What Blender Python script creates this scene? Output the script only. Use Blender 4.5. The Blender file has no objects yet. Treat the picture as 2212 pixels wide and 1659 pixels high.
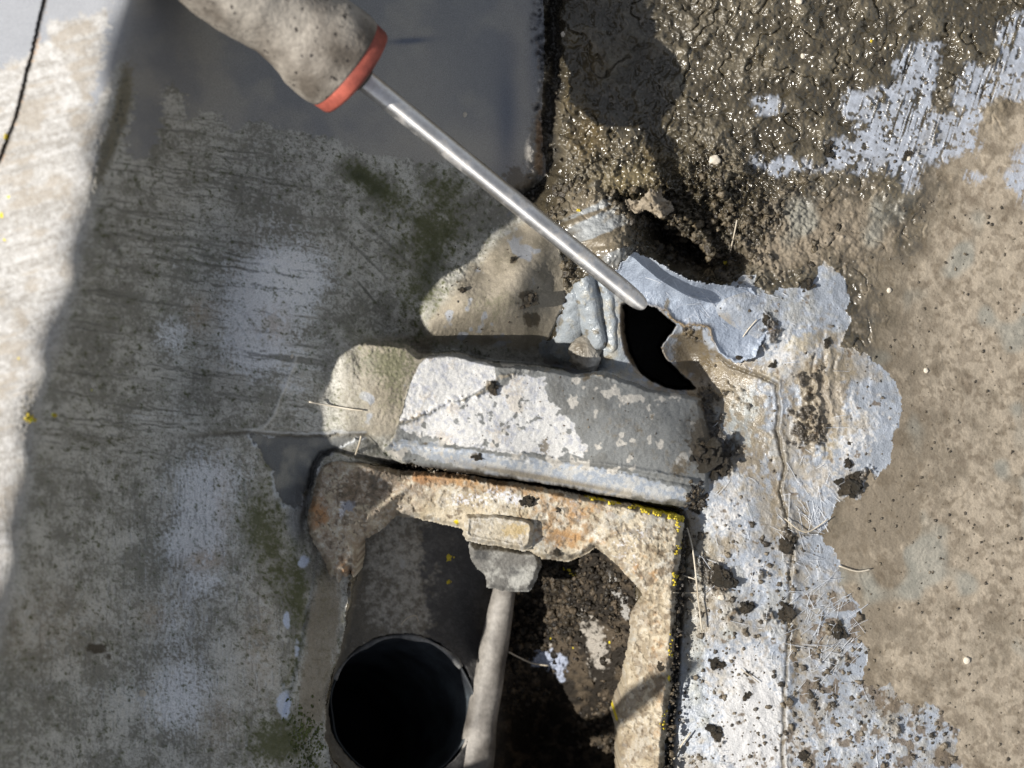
import bpy, math, random
import numpy as np
from mathutils import Vector

# ------------------------------------------------------------------ camera, sky, sun, exposure
S = 0.0002            # metres per unit of the survey grid (2212 x 1659 units cover the view)
H = 0.60              # camera height above the mud
CU, CV = 1106.0, 829.5
scn = bpy.context.scene
col = scn.collection

cam_d = bpy.data.cameras.new("camera")
cam = bpy.data.objects.new("camera", cam_d)
col.objects.link(cam)
cam.location = (0, 0, H)
cam_d.sensor_width = 36.0
cam_d.lens = 36.0 / (2212 * S) * H
cam_d.clip_start = 0.01
cam_d.clip_end = 50
cam_d.dof.use_dof = True
cam_d.dof.focus_distance = H - 0.030
cam_d.dof.aperture_fstop = 9.0
scn.camera = cam

SUN_E = math.radians(45.0)
SUN_A = math.radians(-8.0)
world = bpy.data.worlds.new("World")
scn.world = world
world.use_nodes = True
nt = world.node_tree
bg = nt.nodes["Background"]
sky = nt.nodes.new("ShaderNodeTexSky")
sky.sky_type = 'NISHITA'
sky.sun_disc = False
sky.sun_elevation = SUN_E
sky.sun_rotation = math.radians(-90 - 8.0)
hs = nt.nodes.new("ShaderNodeHueSaturation"); hs.inputs["Saturation"].default_value = 0.38
nt.links.new(sky.outputs[0], hs.inputs["Color"]); nt.links.new(hs.outputs[0], bg.inputs[0])
bg.inputs[1].default_value = 0.064

sun_d = bpy.data.lights.new("sun", 'SUN')
sun_d.energy = 3.7
sun_d.angle = math.radians(0.55)
sun_d.color = (1.0, 0.955, 0.88)
sun = bpy.data.objects.new("sun", sun_d)
col.objects.link(sun)
dirv = Vector((math.cos(SUN_E) * math.cos(SUN_A), -math.cos(SUN_E) * math.sin(SUN_A), -math.sin(SUN_E)))
sun.rotation_euler = dirv.to_track_quat('-Z', 'Y').to_euler()
scn.view_settings.view_transform = 'Standard'
scn.view_settings.look = 'None'
scn.view_settings.exposure = 0.74
scn.view_settings.gamma = 1.0
scn.cycles.max_bounces = 5
scn.cycles.diffuse_bounces = 3

# ------------------------------------------------------------------ noise and shape fields
_rs = np.random.RandomState(7)
LAT = [(_rs.rand(256, 256) * 2 - 1).astype(np.float32).ravel() for _ in range(6)]

def vn(x, y, seed=0):
    L = LAT[seed % 6]
    x = x + 17.3 * seed; y = y + 9.1 * seed
    xf = np.floor(x); yf = np.floor(y)
    fx = (x - xf).astype(np.float32); fy = (y - yf).astype(np.float32)
    xi = xf.astype(np.int32) & 255; yi = yf.astype(np.int32) & 255
    xj = (xi + 1) & 255; yj = ((yi + 1) & 255) * 256; yi = yi * 256
    fx = fx * fx * (3 - 2 * fx); fy = fy * fy * (3 - 2 * fy)
    a = L[yi + xi]; b = L[yi + xj]; c = L[yj + xi]; d = L[yj + xj]
    ab = a + (b - a) * fx
    return ab + (c + (d - c) * fx - ab) * fy

def fbm(u, v, scale, octv=3, seed=0, rot=0.5, gain=0.55):
    out = 0; amp = 1.0; tot = 0; s = scale
    for i in range(octv):
        a = rot + 1.1 * i
        c, q = math.cos(a) / s, math.sin(a) / s
        out = out + amp * vn(u * c + v * q, v * c - u * q, seed + i)
        tot += amp; amp *= gain; s *= 0.47
    return out / tot * 1.6

def streak(u, v, ang, length, width, seed=0):
    a = math.radians(ang)
    c, q = math.cos(a), math.sin(a)
    return vn((u * c + v * q) / length, (v * c - u * q) / width, seed)

def smooth(a, b, x):
    t = np.clip((x - a) / (b - a), 0, 1)
    return t * t * (3 - 2 * t)

LU = np.arange(-160, 2400, 4.0); LV = np.arange(-160, 1840, 4.0)
LGU, LGV = np.meshgrid(LU, LV)

def poly_field(pts):
    """signed distance (positive inside) of an outline, on a coarse lattice"""
    P = np.array(pts, float); Q = np.roll(P, -1, 0)
    d2 = np.full(LGU.shape, 1e12); inside = np.zeros(LGU.shape, bool)
    for (ax, ay), (bx, by) in zip(P, Q):
        ex, ey = bx - ax, by - ay
        wx, wy = LGU - ax, LGV - ay
        t = np.clip((wx * ex + wy * ey) / (ex * ex + ey * ey + 1e-9), 0, 1)
        d2 = np.minimum(d2, (wx - ex * t) ** 2 + (wy - ey * t) ** 2)
        if ay != by:
            c = ((ay > LGV) != (by > LGV)) & (LGU < (bx - ax) * (LGV - ay) / (by - ay) + ax)
            inside ^= c
    return np.where(inside, np.sqrt(d2), -np.sqrt(d2)).astype(np.float32)

def line_field(pts):
    P = np.array(pts, float)
    d2 = np.full(LGU.shape, 1e12)
    for (ax, ay), (bx, by) in zip(P[:-1], P[1:]):
        ex, ey = bx - ax, by - ay
        wx, wy = LGU - ax, LGV - ay
        t = np.clip((wx * ex + wy * ey) / (ex * ex + ey * ey + 1e-9), 0, 1)
        d2 = np.minimum(d2, (wx - ex * t) ** 2 + (wy - ey * t) ** 2)
    return np.sqrt(d2).astype(np.float32)

def samp(F, u, v):
    x = np.clip((u - LU[0]) / 4.0, 0, len(LU) - 1.001)
    y = np.clip((v - LV[0]) / 4.0, 0, len(LV) - 1.001)
    xi = x.astype(np.int32); yi = y.astype(np.int32)
    fx = (x - xi).astype(np.float32); fy = (y - yi).astype(np.float32)
    a = F[yi, xi]; b = F[yi, xi + 1]; c = F[yi + 1, xi]; d = F[yi + 1, xi + 1]
    ab = a + (b - a) * fx
    return ab + (c + (d - c) * fx - ab) * fy

def rbf(pts):
    P = np.array(pts, float); xy = P[:, :2] / 1000.0; z = P[:, 2]; n = len(P)
    d = np.linalg.norm(xy[:, None] - xy[None], axis=2)
    K = np.where(d > 0, d * d * np.log(d + 1e-12), 0) + np.eye(n) * 2e-4
    A = np.zeros((n + 3, n + 3)); A[:n, :n] = K; A[:n, n] = 1; A[:n, n + 1:] = xy
    A[n:, :n] = A[:n, n:].T
    w = np.linalg.solve(A, np.r_[z, 0, 0, 0])
    def f(u, v):
        x = np.clip(u, -700, 2900) / 1000.0; y = np.clip(v, -500, 2200) / 1000.0
        out = w[n] + w[n + 1] * x + w[n + 2] * y
        for i in range(n):
            r2 = (x - xy[i, 0]) ** 2 + (y - xy[i, 1]) ** 2 + 1e-12
            out = out + w[i] * 0.5 * r2 * np.log(r2)
        return out.astype(np.float32)
    return f

def blobs(u, v, lst):
    out = np.zeros(u.shape, np.float32)
    for b in lst:
        bu, bv, ru, rv, a = b[:5]; r = math.radians(b[5]) if len(b) > 5 else 0
        c, q = math.cos(r), math.sin(r)
        du, dv = u - bu, v - bv
        x = (du * c + dv * q) / ru; y = (dv * c - du * q) / rv
        out += (a * np.exp(-np.minimum(x * x + y * y, 30))).astype(np.float32)
    return out

def mix(c, d, w):
    return c + (np.array(d, np.float32) - c) * w[..., None]

def rgb(c, shape):
    return np.broadcast_to(np.array(c, np.float32), shape + (3,)).copy()

# ------------------------------------------------------------------ survey grid
def axis(a, b, step, far, nfar):
    mid = np.arange(a, b, step)
    g = (1.085 ** np.arange(1, nfar + 1) - 1); g = g / g[-1] * far
    return np.r_[a - g[::-1], mid, mid[-1] + g].astype(np.float32)
UA = axis(-24, 2238, 1.85, 7000, 60)
VA = axis(-24, 1684, 1.85, 7000, 60)
U, V = np.meshgrid(UA, VA)
NV, NU = U.shape

W1 = fbm(U, V, 26, 3, 1)
W2 = fbm(U, V, 26, 3, 3, 2.0)
W3 = fbm(U, V, 7, 2, 2)
W4 = fbm(U, V, 7, 2, 4, 1.3)
UW = U + 7 * W1 + 2.5 * W3          # ragged coordinates for torn and flaked edges
VW = V + 7 * W2 + 2.5 * W4
US = U + 2.0 * W1 + 0.8 * W3          # slightly uneven coordinates for cut edges
VS = V + 2.0 * W2 + 0.8 * W4

OUT = {}
OUT['box'] = [(742, 742), (800, 738), (880, 745), (905, 768), (980, 762), (1075, 786), (1160, 792), (1245, 806), (1300, 800), (1400, 838), (1480, 852), (1512, 862), (1535, 960), (1530, 1060), (1478, 1096), (1300, 1074), (1180, 1052), (1000, 1026), (870, 1000), (822, 962), (790, 937), (742, 937), (722, 850)]
OUT['boxid'] = [(905, 785), (925, 764), (1000, 760), (1560, 740), (1580, 1120), (1300, 1120), (820, 980), (850, 945), (858, 915), (862, 900), (876, 861), (890, 812)]
OUT['pit'] = [(774, 1165), (857, 1106), (993, 1133), (1168, 1202), (1286, 1178), (1372, 1255), (1372, 1318), (1352, 1502), (1336, 1559), (1345, 1760), (770, 1760), (748, 1670), (720, 1640), (702, 1590), (703, 1524), (738, 1390), (770, 1250)]
OUT['hole'] = [(1341, 660), (1360, 652), (1411, 655), (1446, 690), (1463, 703), (1440, 735), (1428, 752), (1436, 775), (1460, 796), (1484, 818), (1505, 842), (1470, 843), (1438, 838), (1405, 822), (1372, 795), (1353, 764), (1343, 722)]
OUT['coat'] = [(1290, 590), (1325, 585), (1368, 545), (1400, 552), (1445, 582), (1500, 604), (1560, 612), (1610, 594), (1630, 594), (1632, 618), (1668, 634), (1680, 616), (1722, 614), (1756, 597), (1770, 580), (1781, 568), (1798, 577), (1819, 601), (1829, 626), (1835, 650), (1829, 670), (1840, 695), (1829, 716), (1812, 746), (1843, 750), (1875, 764), (1895, 785), (1930, 820), (1934, 834), (1948, 862), (1950, 875), (1944, 925), (1926, 960), (1920, 996), (1888, 1042), (1875, 1014), (1870, 1040), (1862, 1075), (1812, 1085), (1790, 1125), (1788, 1137), (1770, 1153), (1777, 1170), (1802, 1184), (1812, 1215), (1809, 1236), (1822, 1270), (1854, 1309), (1857, 1347), (1854, 1371), (1871, 1402), (1871, 1430), (1861, 1475), (1878, 1486), (1923, 1475), (1930, 1493), (1944, 1513), (1986, 1520), (2013, 1524), (2034, 1538), (2055, 1566), (2072, 1576), (2065, 1625), (2079, 1642), (2076, 2200), (1430, 2200), (1440, 1600), (1452, 1480), (1460, 1370), (1466, 1240), (1477, 1130), (1470, 1100), (1300, 1078), (1300, 1000), (1290, 830), (1170, 780), (1165, 748), (1195, 715), (1212, 680), (1222, 640), (1240, 610)]
OUT['sheet'] = [(-400, -400), (1172, -400), (1172, 0), (1176, 120), (1168, 250), (1180, 380), (1130, 420), (1110, 455), (1190, 500), (1215, 560), (1222, 640), (1205, 690), (1170, 750), (1235, 800), (1300, 830), (1300, 1000), (1000, 1000), (800, 1000), (760, 1165), (740, 1400), (700, 1500), (760, 2200), (-400, 2200)]
OUT['smear'] = [(1972, 90), (2000, 83), (2034, 94), (2024, 115), (2017, 194), (2013, 236), (2034, 240), (2066, 240), (2062, 208), (2072, 167), (2090, 139), (2121, 135), (2152, 139), (2156, 101), (2149, 90), (2169, 55), (2183, 31), (2194, 24), (2240, 20), (2240, 222), (2184, 215), (2159, 205), (2142, 222), (2124, 250), (2117, 274), (2121, 319), (2104, 333), (2086, 333), (2051, 347), (2031, 358), (1999, 351), (1986, 368), (1979, 406), (1965, 417), (1940, 410), (1930, 382), (1916, 368), (1892, 368), (1878, 385), (1861, 385), (1843, 378), (1826, 368), (1777, 368), (1715, 365), (1711, 378), (1684, 382), (1656, 375), (1638, 361), (1625, 351), (1628, 333), (1642, 333), (1645, 358), (1670, 347), (1684, 333), (1743, 340), (1756, 354), (1777, 361), (1791, 340), (1788, 302), (1805, 295), (1829, 299), (1840, 309), (1847, 302), (1843, 278), (1861, 257), (1829, 253), (1819, 233), (1836, 208), (1843, 191), (1878, 194), (1906, 187), (1930, 181), (1947, 170), (1937, 163), (1930, 139), (1947, 115)]
OUT['smear_small'] = [(1634, 212), (1668, 205), (1692, 222), (1688, 245), (1652, 257), (1636, 245)]
OUT['smear_edge'] = [(2170, 1090 * .3472), (2190, 330), (2240, 300), (2240, 470), (2205, 440), (2190, 410)]
OUT['smear_low'] = [(2080, 385), (2095, 362), (2130, 380), (2105, 400)]
OUT['clean'] = [(262, -400), (1186, -400), (1186, 380), (1130, 420), (1105, 470), (1085, 400), (1040, 352), (960, 345), (900, 352), (840, 345), (770, 325), (700, 296), (655, 290), (600, 282), (560, 262), (530, 268), (510, 285), (490, 270), (470, 250), (440, 238), (420, 255), (404, 262), (396, 200), (372, 182), (356, 200), (350, 260), (336, 325), (312, 345), (280, 348), (276, 300), (285, 250), (286, 200), (275, 150), (255, 135), (240, 160), (225, 200), (205, 240), (196, 220), (220, 120), (235, 40)]
OUT['clean_left'] = [(-400, -400), (262, -400), (245, 22), (205, 38), (150, 45), (110, 50), (98, 82), (80, 118), (30, 128), (0, 160), (-400, 200)]
OUT['puddle'] = [(540, 936), (640, 942), (790, 938), (742, 962), (700, 985), (684, 1030), (662, 1050), (655, 1096), (612, 1092), (596, 1058), (588, 1020), (566, 985), (552, 968)]
OUT['white_a'] = [(907, 785), (928, 771), (956, 768), (1001, 778), (1043, 781), (1067, 792), (1072, 819), (1050, 833), (1015, 854), (956, 878), (921, 892), (862, 913), (860, 905), (876, 861), (890, 812)]
OUT['white_b'] = [(858, 925), (907, 899), (1012, 858), (1060, 847), (1095, 837), (1119, 812), (1175, 816), (1178, 833), (1189, 861), (1199, 882), (1213, 889), (1234, 913), (1244, 941), (1255, 958), (1268, 962), (1265, 986), (1227, 979), (1199, 993), (1161, 983), (1123, 979), (991, 962), (907, 945)]
OUT['white_c'] = [(842, 955), (880, 950), (1000, 968), (1100, 985), (1200, 1000), (1330, 1010), (1420, 1045), (1490, 1062), (1492, 1085), (1400, 1078), (1290, 1064), (1200, 1050), (1080, 1028), (985, 1008), (905, 985), (850, 970)]
OUT['frame'] = [(700, 986), (716, 979), (780, 994), (866, 1016), (930, 1018), (997, 1024), (1080, 1038), (1173, 1053), (1260, 1070), (1348, 1087), (1466, 1113), (1476, 1132), (1470, 1200), (1463, 1239), (1458, 1370), (1449, 1480), (1437, 1589), (1432, 1760), (1335, 1760), (1339, 1659), (1338, 1595), (1326, 1562), (1343, 1502), (1352, 1414), (1363, 1325), (1388, 1285), (1370, 1257), (1328, 1215), (1286, 1180), (1262, 1200), (1225, 1214), (1168, 1205), (1140, 1188), (1080, 1180), (1010, 1166), (994, 1140), (950, 1130), (905, 1122), (857, 1112), (830, 1138), (795, 1160), (774, 1170), (772, 1200), (769, 1225), (762, 1252), (755, 1228), (747, 1250), (738, 1240), (730, 1262), (722, 1240), (712, 1246), (700, 1215), (682, 1180), (666, 1150), (664, 1110), (676, 1060), (688, 1015)]
OUT['tab'] = [(1004, 1112), (1072, 1110), (1149, 1122), (1154, 1135), (1151, 1176), (1135, 1189), (1070, 1180), (1008, 1168), (998, 1156), (1000, 1130)]
OUT['drip'] = [(1240, 592), (1300, 590), (1330, 640), (1338, 665), (1340, 720), (1350, 765), (1372, 800), (1300, 812), (1230, 795), (1180, 775), (1166, 748), (1195, 715), (1212, 680), (1222, 640)]
OUT['tan'] = [(1010, 590), (1080, 520), (1150, 475), (1190, 500), (1215, 560), (1222, 640), (1205, 690), (1170, 750), (1050, 742), (930, 735), (800, 735), (745, 755), (735, 850), (745, 935), (850, 940), (862, 905), (890, 812), (907, 785), (930, 765), (930, 700)]
OUT['flap'] = [(1322, 590), (1348, 562), (1370, 545), (1402, 554), (1445, 584), (1500, 606), (1560, 614), (1622, 622), (1650, 660), (1655, 720), (1630, 770), (1590, 782), (1556, 765), (1540, 735), (1532, 706), (1505, 700), (1480, 706), (1462, 697), (1448, 690), (1440, 672), (1418, 660), (1385, 655), (1345, 640), (1325, 618)]
F = {k: poly_field(p) for k, p in OUT.items()}
LN = {
 'run_a': line_field([(1256, 585), (1262, 620), (1270, 660), (1277, 700), (1285, 735)]),
 'run_b': line_field([(1295, 600), (1314, 640), (1320, 690), (1322, 750)]),
 'run_c': line_field([(1240, 650), (1238, 690), (1228, 730), (1215, 765)]),
 'trench': line_field([(1192, -160), (1192, 60), (1198, 160), (1186, 260), (1180, 350), (1165, 400), (1135, 425)]),
 'crack': line_field([(110, -160), (97, 0), (85, 50), (72, 110), (58, 160), (40, 240), (18, 300), (0, 345), (-80, 520)]),
 'seam': line_field([(60, 930), (200, 950), (360, 945), (545, 932), (640, 942), (790, 936)]),
 'crease': line_field([(640, 770), (632, 800), (610, 850), (590, 900), (568, 925), (545, 930)]),
 'groove': line_field([(655, 1190), (655, 1140), (664, 1070), (680, 1000), (694, 978), (720, 970), (800, 990), (870, 1008), (990, 1018), (1180, 1048), (1300, 1073), (1472, 1106), (1482, 1130), (1476, 1240), (1466, 1370), (1456, 1500), (1440, 1700)]),
 'ridge': line_field([(2000, 1150), (1700, 1120), (1690, 1000), (1682, 900), (1672, 830), (1650, 800), (1560, 770)]),
 'seam_r': line_field([(1770, 1150), (1720, 1160), (1712, 1250), (1708, 1400), (1700, 1500), (1695, 1700)]),
 'seam_q': line_field([(1560, 770), (1580, 790), (1650, 815), (1680, 830), (1688, 880), (1682, 930), (1700, 1010), (1690, 1060), (1705, 1120), (1712, 1150)]),
 'boxlip': line_field([(850, 950), (1000, 962), (1100, 978), (1200, 994), (1330, 1006), (1450, 1030), (1500, 1040)]),
 'fold': line_field([(860, 915), (960, 878), (1030, 850), (1075, 820), (1160, 800), (1260, 800), (1400, 830), (1500, 850)]),
 'shard': line_field([(570, 932), (600, 1000), (650, 1070), (665, 1110)]),
 'gash': line_field([(610, 1540), (640, 1430), (660, 1330), (685, 1200), (690, 1130)]),
}

# ------------------------------------------------------------------ heights (millimetres)
vc = [-400, 0, 140, 350, 560, 740, 810, 900, 1050, 1200, 1300, 1700, 2100]
uc = [340, 272, 240, 205, 160, 118, 85, 62, 42, 20, 0, -80, -150]
zc = [106, 105.7, 105.7, 105.7, 104.3, 105.3, 107.9, 107.9, 102.5, 102.5, 102, 102, 102]
pts = []
for v in (-450, -200, 0, 200, 400, 600, 800, 1000, 1200, 1400, 1700, 2100):
    a = np.interp(v, vc, uc); z = np.interp(v, vc, zc)
    pts += [(a - 700, v, z - 52), (a - 330, v, z - 20), (a - 110, v, z - 4.5), (a - 25, v, z - .6), (a + 25, v, z - 3.0),
            (a + 70, v, z - 14), (a + 150, v, z - 30), (a + 300, v, z - 52)]
for v in (-450, -200, 0, 170, 340):
    pts += [(750, v, 36), (950, v, 14), (1100, v, 1), (1250, v, 2), (1450, v, 3), (1700, v, 2), (1950, v, -2), (2200, v, -8), (2800, v, -30)]
pts += [(560, 560, 57), (700, 560, 44), (850, 560, 24), (950, 560, 12), (1000, 480, 6), (1080, 440, 0), (1130, 500, 2), (1040, 575, 13), (1110, 560, 22), (1160, 530, 17), (1180, 600, 17),
        (940, 640, 20), (1000, 640, 27), (1100, 650, 26), (1190, 660, 13), (880, 660, 22), (930, 705, 23), (1040, 705, 19), (1130, 705, 13),
        (820, 725, 22), (900, 745, 16), (1000, 757, 7), (1100, 768, -3), (1200, 790, -10), (760, 700, 34),
        (560, 850, 55), (660, 850, 46), (700, 790, 40.5), (700, 920, 40), (720, 850, 40.5), (765, 780, 43), (765, 850, 43), (765, 920, 42.5), (620, 960, 41), (560, 1000, 43), (640, 1050, 29), (650, 1180, 27), (700, 1100, 18), (560, 1180, 42), (690, 1300, 22), (738, 1245, 17), (745, 1330, 18), (720, 1420, 16), (600, 1350, 33), (480, 1300, 45),
        (700, 1500, 17), (590, 1500, 31), (480, 1500, 40), (700, 1700, 10), (650, 1620, 18), (560, 1700, 30),
        (800, 1080, 6), (1000, 1100, 3), (1250, 1120, 2), (1420, 1150, 2), (1420, 1400, 0), (1420, 1650, 0),
        (1300, 480, 8), (1260, 560, 13), (1340, 540, 16), (1250, 680, 8), (1320, 620, 16), (1320, 760, 9), (1400, 870, 6), (1420, 500, 2), (1500, 560, -3), (1600, 520, 3), (1500, 400, 6),
        (1560, 660, 14), (1650, 620, 9), (1640, 750, 8), (1520, 740, -2), (1490, 770, -8), (1560, 830, -1), (1600, 950, 4), (1560, 1100, 5), (1680, 1000, 3), (1780, 700, 6), (1780, 900, 5), (1900, 900, 3),
        (1550, 1300, 5), (1550, 1600, 6), (1700, 1300, 3), (1750, 1600, 4), (2000, 700, -3), (2200, 700, -10), (2000, 1100, -3), (2200, 1200, -10), (2000, 1500, -2), (2200, 1650, -9), (2800, 800, -30), (2800, 1700, -30), (1600, 2100, 4), (1100, 2100, 5), (2200, 2100, -9)]
Z = rbf(pts)(U, V) * 1.4
Zbox = rbf([(742, 755, 42.5), (742, 850, 42.6), (742, 935, 42.3), (820, 850, 44), (900, 775, 42), (850, 930, 41), (960, 860, 40), (1000, 790, 38), (1100, 800, 35), (1100, 850, 35.5), (1100, 920, 34), (1100, 985, 30), (1000, 960, 35), (880, 985, 32), (1000, 1020, 25), (1300, 820, 25), (1300, 870, 27), (1300, 950, 26), (1300, 1015, 21), (1300, 1068, 15), (1450, 850, 15), (1450, 920, 18), (1500, 980, 12), (1480, 1080, 10), (1530, 900, 8), (1535, 1040, 7), (1160, 1048, 18)])(U, V) * 1.4
Zpit = rbf([(780, 1190, -6), (755, 1350, -10), (880, 1200, -12), (880, 1350, -20), (980, 1200, -24), (1000, 1350, -40), (1060, 1450, -38), (1120, 1320, -58), (1150, 1240, -40), (1200, 1260, -36), (1300, 1235, -14), (1350, 1400, -4), (1270, 1350, -26), (1180, 1400, -50), (1200, 1470, -62), (1290, 1480, -34), (1150, 1600, -95), (1290, 1600, -78), (1330, 1680, -70), (1330, 1540, -50), (990, 1680, -28), (1000, 1600, -27), (1015, 1480, -30), (1050, 1600, -36), (1090, 1650, -60), (720, 1500, -18), (760, 1640, -6), (720, 1660, 2)])(U, V)

sBox = samp(F['box'], US, VS)
wBox = smooth(-7, 9, sBox) * smooth(728, 800, US)
Z = Z + (Zbox - Z) * wBox
sPit = samp(F['pit'], US, VS)
Z = Z + (Zpit - Z) * smooth(-2, 9, sPit)
rp = np.hypot(US - 868, VS - 1527)
inpipe = smooth(160, 153, rp)
Z = Z + (-170 - Z) * inpipe
sHole = samp(F['hole'], US, VS)
sCoat = samp(F['coat'], UW, VW)
sSheet = samp(F['sheet'], US, VS)
mPit = smooth(-4, 4, sPit)
mBox = smooth(-2, 2, sBox) * smooth(-2, 2, samp(F['boxid'], US, VS))
mCoat = smooth(-1, 2.2, sCoat) * (1 - mBox) * (1 - mPit)
mSheet = smooth(-2, 2, sSheet) * (1 - mCoat) * (1 - mPit) * (1 - mBox)
mEarth = (1 - mCoat) * (1 - mSheet) * (1 - mPit) * (1 - mBox)
mSmear = np.zeros_like(U)
UB, VB = U + 9 * W1 + 5 * W3 + 8 * streak(U, V, -72, 60, 3.2, 2), V + 9 * W2 + 5 * W4
for k in ('smear', 'smear_small', 'smear_edge', 'smear_low'):
    mSmear = np.maximum(mSmear, smooth(-6, 8, samp(F[k], UB, VB)))
bris = streak(U, V, -72, 130, 3.0, 1) + .5 * streak(U, V, -72, 60, 5, 3)
spots = fbm(U, V, 17, 3, 5)
mSmear *= 1 - smooth(.55, .8, bris + .35 * spots)
mSmear *= 1 - smooth(.52, .75, spots - .25 * smooth(2120, 2190, U))
mSmear *= 1 - .9 * smooth(.60, .70, fbm(U, V, 10, 2, 4, .2))

nA = fbm(U, V, 120, 3, 2); nB = fbm(U, V, 44, 3, 4, 1.2); nC = fbm(U, V, 15, 3, 1, .3); nD = fbm(U, V, 5.5, 2, 3, .9)
dry = smooth(1820, 2010, U + .35 * V - 230 + 70 * nA) * smooth(180, 420, V + .25 * (U - 1900))
dry = np.clip(np.maximum(dry, smooth(2120, 2200, U) * smooth(180, 260, V)), 0, 1)
near_lip = blobs(U, V, [(1560, 430, 190, 85, 1.0, 20), (1330, 420, 90, 50, .8, 30), (1480, 520, 120, 60, .9, 10)])
mid_dry = blobs(U, V, [(1760, 480, 170, 90, .75), (1680, 560, 90, 40, .6), (1900, 620, 90, 200, .5), (2000, 1200, 150, 350, .5)])
rough = np.clip(1 - dry * 1.1 - mid_dry * .6, .07, 1) * (1 - mSmear * .95)
nM = fbm(U, V, 11, 2, 0, .8)
drag = streak(U + 14 * W1, V + 14 * W2, -38, 60, 9, 2)
wet_h = rough * (2.2 * nB + .9 * np.abs(nC) * (1 + 1.9 * near_lip) + .45 * nM * smooth(-.5, .4, nA) + .22 * nD + .7 * drag - 2.0 * smooth(.07, .0, np.abs(fbm(U, V, 75, 3, 4, .3))) * smooth(0, .4, nB + .3) + near_lip * (4.2 * np.maximum(nC, -.2) + 1.4 * nD + 1.8 * nM)) + .12 * nC
shade_rill = blobs(U, V, [(1385, 60, 62, 105, 1, 0), (1385, 150, 40, 50, .8)])
Z = Z + mEarth * (wet_h + mSmear * (.07 * bris))
bush = np.exp(-(samp(LN['trench'], U + 11 * W1 + 5 * W3, V) / (19 + 6 * nA)) ** 2)
Z = Z - 13 * bush * (1 - mCoat)
hollow = blobs(U, V, [(1490, 548, 75, 26, 1, 24), (1430, 500, 55, 18, .7, 40), (1360, 440, 40, 14, .45, 25), (1590, 560, 30, 20, .4)])
Z = Z - 24 * hollow * mEarth
olive = blobs(U, V, [(1355, 385, 70, 26, 1, -10)])
Z = Z + mEarth * olive * (3 - .7 * wet_h)
# ribbed mound beside the shaft
mound = blobs(U, V, [(1290, 490, 62, 95, 1, -28)])
Z = Z + mEarth * mound * (7 + 1.2 * streak(U + .002 * (V - 480) ** 2, V, -20, 70, 12, 2) - .8 * wet_h)

# coat relief
crk = fbm(U, V, 30, 3, 4, .2)
cz = .5 * nB + .22 * nC + .18 * nD * smooth(.1, .6, nB + .3)
cz += 1.2 * np.exp(-(samp(LN['seam_q'], UW, VW) / 9) ** 2) - 2.0 * np.exp(-(samp(LN['seam_q'], U + 4 + 3 * W1, V) / 4) ** 2)
cz += 1.0 * np.exp(-((samp(LN['seam_r'], UW, VW)) / 10) ** 2) - 1.3 * np.exp(-(samp(LN['seam_r'], U + 5 + 3 * W1, V) / 4) ** 2)
cz += blobs(U, V, [(1780, 870, 70, 120, 1.2)]) * streak(U + 10 * W1, V, 84, 60, 9, 3)
mudcoat = blobs(U, V, [(1535, 1240, 30, 60, .45), (1490, 1300, 10, 140, .5), (1640, 1240, 25, 25, .5), (1590, 1330, 30, 20, .5), (1660, 1330, 25, 30, .5), (1800, 1440, 50, 30, .4), (1690, 1500, 25, 60, .35), (1545, 975, 55, 45, 1.3, 20), (1520, 950, 22, 40, 1.0, -20), (1745, 850, 45, 90, .7), (1660, 715, 28, 40, .8), (1470, 690, 5, 5, 0), (1490, 715, 35, 28, .9), (1530, 870, 40, 60, .75), (1600, 880, 35, 60, .35),
     (1560, 1250, 28, 30, .75), (1700, 1180, 22, 45, .9), (1590, 1110, 40, 40, .45), (1840, 1050, 40, 22, .85, -30), (1880, 1020, 20, 30, .6), (1740, 940, 60, 40, .5), (1560, 1600, 22, 40, .5), (1960, 1570, 60, 40, .4), (1850, 1560, 60, 40, .25), (1510, 1220, 16, 120, .35)])
grit = fbm(U, V, 11, 3, 2, .8)
mc = smooth(.52, .75, mudcoat * (1 + .5 * nC) + .36 * grit + .12 * nB)
cz += mc * (1.3 + 1.2 * np.abs(nD))
def bead(d, r): return r * np.sqrt(np.clip(1 - (d / r) ** 2, 0, 1)) + .12 * r * np.exp(-(d / (1.6 * r)) ** 2)
ug = U + 2.5 * nB; vg = V + 3 * W2
runs = np.maximum(np.maximum(bead(samp(LN['run_a'], ug, vg), 25 + 2 * nB) * .22, bead(samp(LN['run_b'], ug + 3 * nC, vg), 12 + 4 * nA) * .11), bead(samp(LN['run_c'], ug, vg), 26 + 3 * nB) * .16)
dripm = smooth(-4, 10, samp(F['drip'], US, VS))
cz = cz * (1 - .4 * dripm) + runs * (1 + .05 * nC) * dripm * 1.15
Z = Z + mCoat * cz
lft_h = smooth(1385, 1365, U) * smooth(655, 680, V)
wCh = smooth(-1, 7, sHole - 6 * lft_h) * .999
wCh = np.maximum(wCh, .16 * lft_h * smooth(-2, 9, sHole))
Z = Z + (-115 - Z) * wCh
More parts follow.
